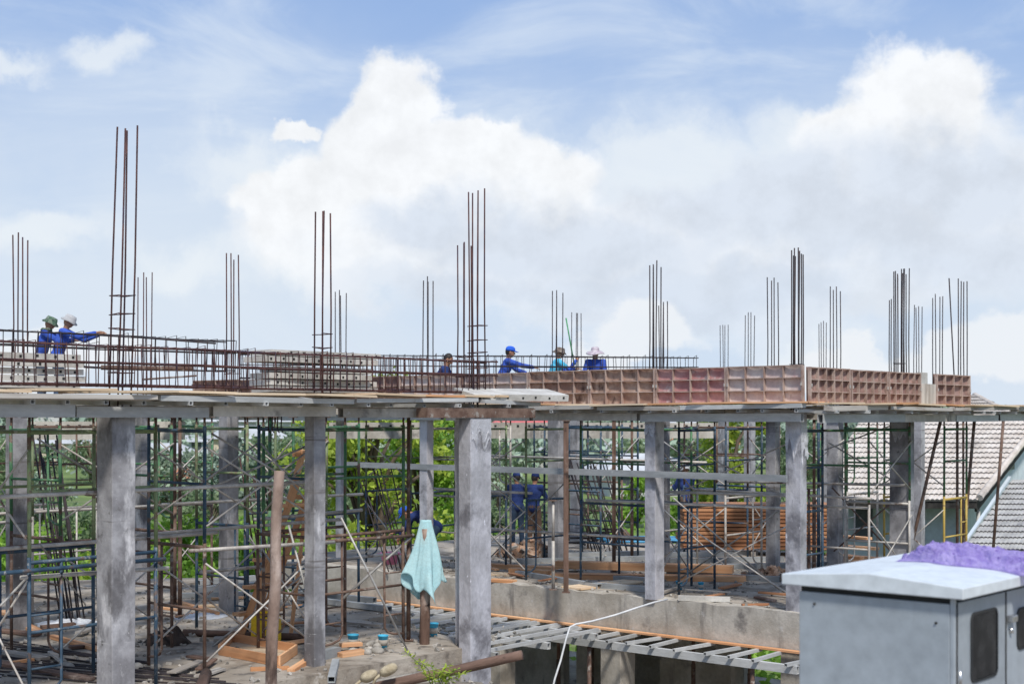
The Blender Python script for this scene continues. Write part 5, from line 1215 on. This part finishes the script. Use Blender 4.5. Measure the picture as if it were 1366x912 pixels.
cum = blobs([(530,140,62,75),(500,200,90,80),(610,205,110,75),(400,250,95,45),(470,270,150,80),(700,250,120,75),(560,330,230,90),(860,330,210,80),(1010,300,170,70),(1230,150,110,85),(1160,190,110,75),(1270,260,150,120),(1060,330,330,120),(780,360,260,90),(388,158,34,20),(640,160,60,22)])
d1 = t.math('ADD', cum, t.math('MULTIPLY', dist, .30))
m_cum = t.math('MULTIPLY', t.ramp(d1, -.09, .27), t.math('MULTIPLY_ADD', t.ramp(EL, .02, .13), .55, .42))
core = t.ramp(d1, .15, .9)
wisp = blobs([(900,210,260,90),(1060,190,140,70),(330,210,120,50),(30,68,78,26),(150,58,62,30),(50,305,110,35),(250,345,120,45),(470,370,170,50),(1080,470,140,40)])
d2 = t.math('ADD', wisp, t.math('MULTIPLY', dist, 1.5))
m_wisp = t.math('MULTIPLY', t.ramp(d2, -.10, .85), .72)
# thin high streaks and low haze
st = t.n('ShaderNodeMapping', i={'Vector': uv, 'Scale': (2.2, 7.0, 1), 'Rotation': (0,0,R(12))}).outputs[0]
cir = t.math('MULTIPLY', t.ramp(t.noise(st, 2.2, 8, .6, .6), .42, .72), .60)
haze = t.math('MULTIPLY_ADD', t.math('SUBTRACT', 1.0, t.ramp(el, .05, .31)), .80, .12)
overc = t.math('MULTIPLY', t.ramp(nz3, .38, .62), t.ramp(el, .34, .06))
skyc = t.mix(1.0, sky.outputs[0], (.105,.105,.105), 'MULTIPLY')
base = t.mix(.75, skyc, (.27,.45,.84))
base = t.mix(haze, base, (.66,.77,.905))
base = t.mix(cir, base, (.78,.86,.95))
base = t.mix(t.math('MULTIPLY', overc, .75), base, (.72,.80,.895))
# cloud shading: bright upper rims, pale grey-blue undersides lower down
relief = t.math('SUBTRACT', nz1, t.noise(t.n('ShaderNodeVectorMath', operation='ADD', i={0: uv, 1: (-.010,.016,0)}).outputs[0], 9, 10, .62))
und = blobs([(1260,240,190,70),(1010,260,200,60),(690,330,120,50),(760,330,260,60),(1120,300,230,70),(900,390,330,50),(1270,330,150,80),(600,390,160,40),(560,300,90,40)])
dk = t.math('MULTIPLY', t.ramp(t.math('ADD', und, t.math('MULTIPLY', dist, .9)), -.45, .60), .68)
cc = t.mix(dk, (.93,.95,.975), (.60,.685,.815))
rel = t.math('MULTIPLY_ADD', relief, .7, 1.0)
rel = t.math('MINIMUM', t.math('MAXIMUM', rel, .93), 1.04)
cc = t.mix(1.0, cc, t.n('ShaderNodeCombineColor', i={0: rel, 1: rel, 2: rel}).outputs[0], 'MULTIPLY')
base = t.mix(m_wisp, base, (.86,.91,.95))
base = t.mix(m_cum, base, cc)
lowc = blobs([(1350,462,62,52),(1300,490,70,34),(1225,500,110,30),(862,448,66,40),(810,470,80,26),(1120,480,120,26),(80,470,150,34)])
base = t.mix(t.math('MULTIPLY', t.ramp(t.math('ADD', lowc, t.math('MULTIPLY', dist, .4)), -.06, .34), .8), base, (.88,.91,.945))
# below the horizon: dull ground tone
base = t.mix(t.ramp(el, -.06, -.005), (.20,.21,.18), base)
bg = t.n('ShaderNodeBackground', i={'Color': base, 'Strength': 1.0}); wo = t.n('ShaderNodeOutputWorld'); t.t.links.new(bg.outputs[0], wo.inputs[0])
w.cycles.sampling_method = 'MANUAL'; w.cycles.sample_map_resolution = 512

sl = bpy.data.lights.new('sun', 'SUN'); sl.energy = 3.7; sl.angle = R(7); sl.color = (1,.955,.88)
so = bpy.data.objects.new('sun', sl); COL.objects.link(so)
sd = V((math.sin(SUN_AZ)*math.cos(SUN_EL), math.cos(SUN_AZ)*math.cos(SUN_EL), math.sin(SUN_EL)))
so.rotation_euler = sd.to_track_quat('Z', 'Y').to_euler()
cam = bpy.data.cameras.new('camera'); co = bpy.data.objects.new('camera', cam); COL.objects.link(co)
co.location = (0,0,EYE); co.rotation_euler = (R(90),0,0)
cam.sensor_width = 36; cam.lens = 36*F/1366; cam.shift_y = (HZ-456)/1366; cam.clip_start = .1; cam.clip_end = 6000
cam.dof.use_dof = True; cam.dof.focus_distance = 20.5; cam.dof.aperture_fstop = 2.5
S.camera = co
S.view_settings.view_transform = 'Standard'; S.view_settings.look = 'None'; S.view_settings.exposure = 0; S.view_settings.gamma = 1
S.cycles.use_denoising = True; S.cycles.max_bounces = 6; S.cycles.transparent_max_bounces = 8
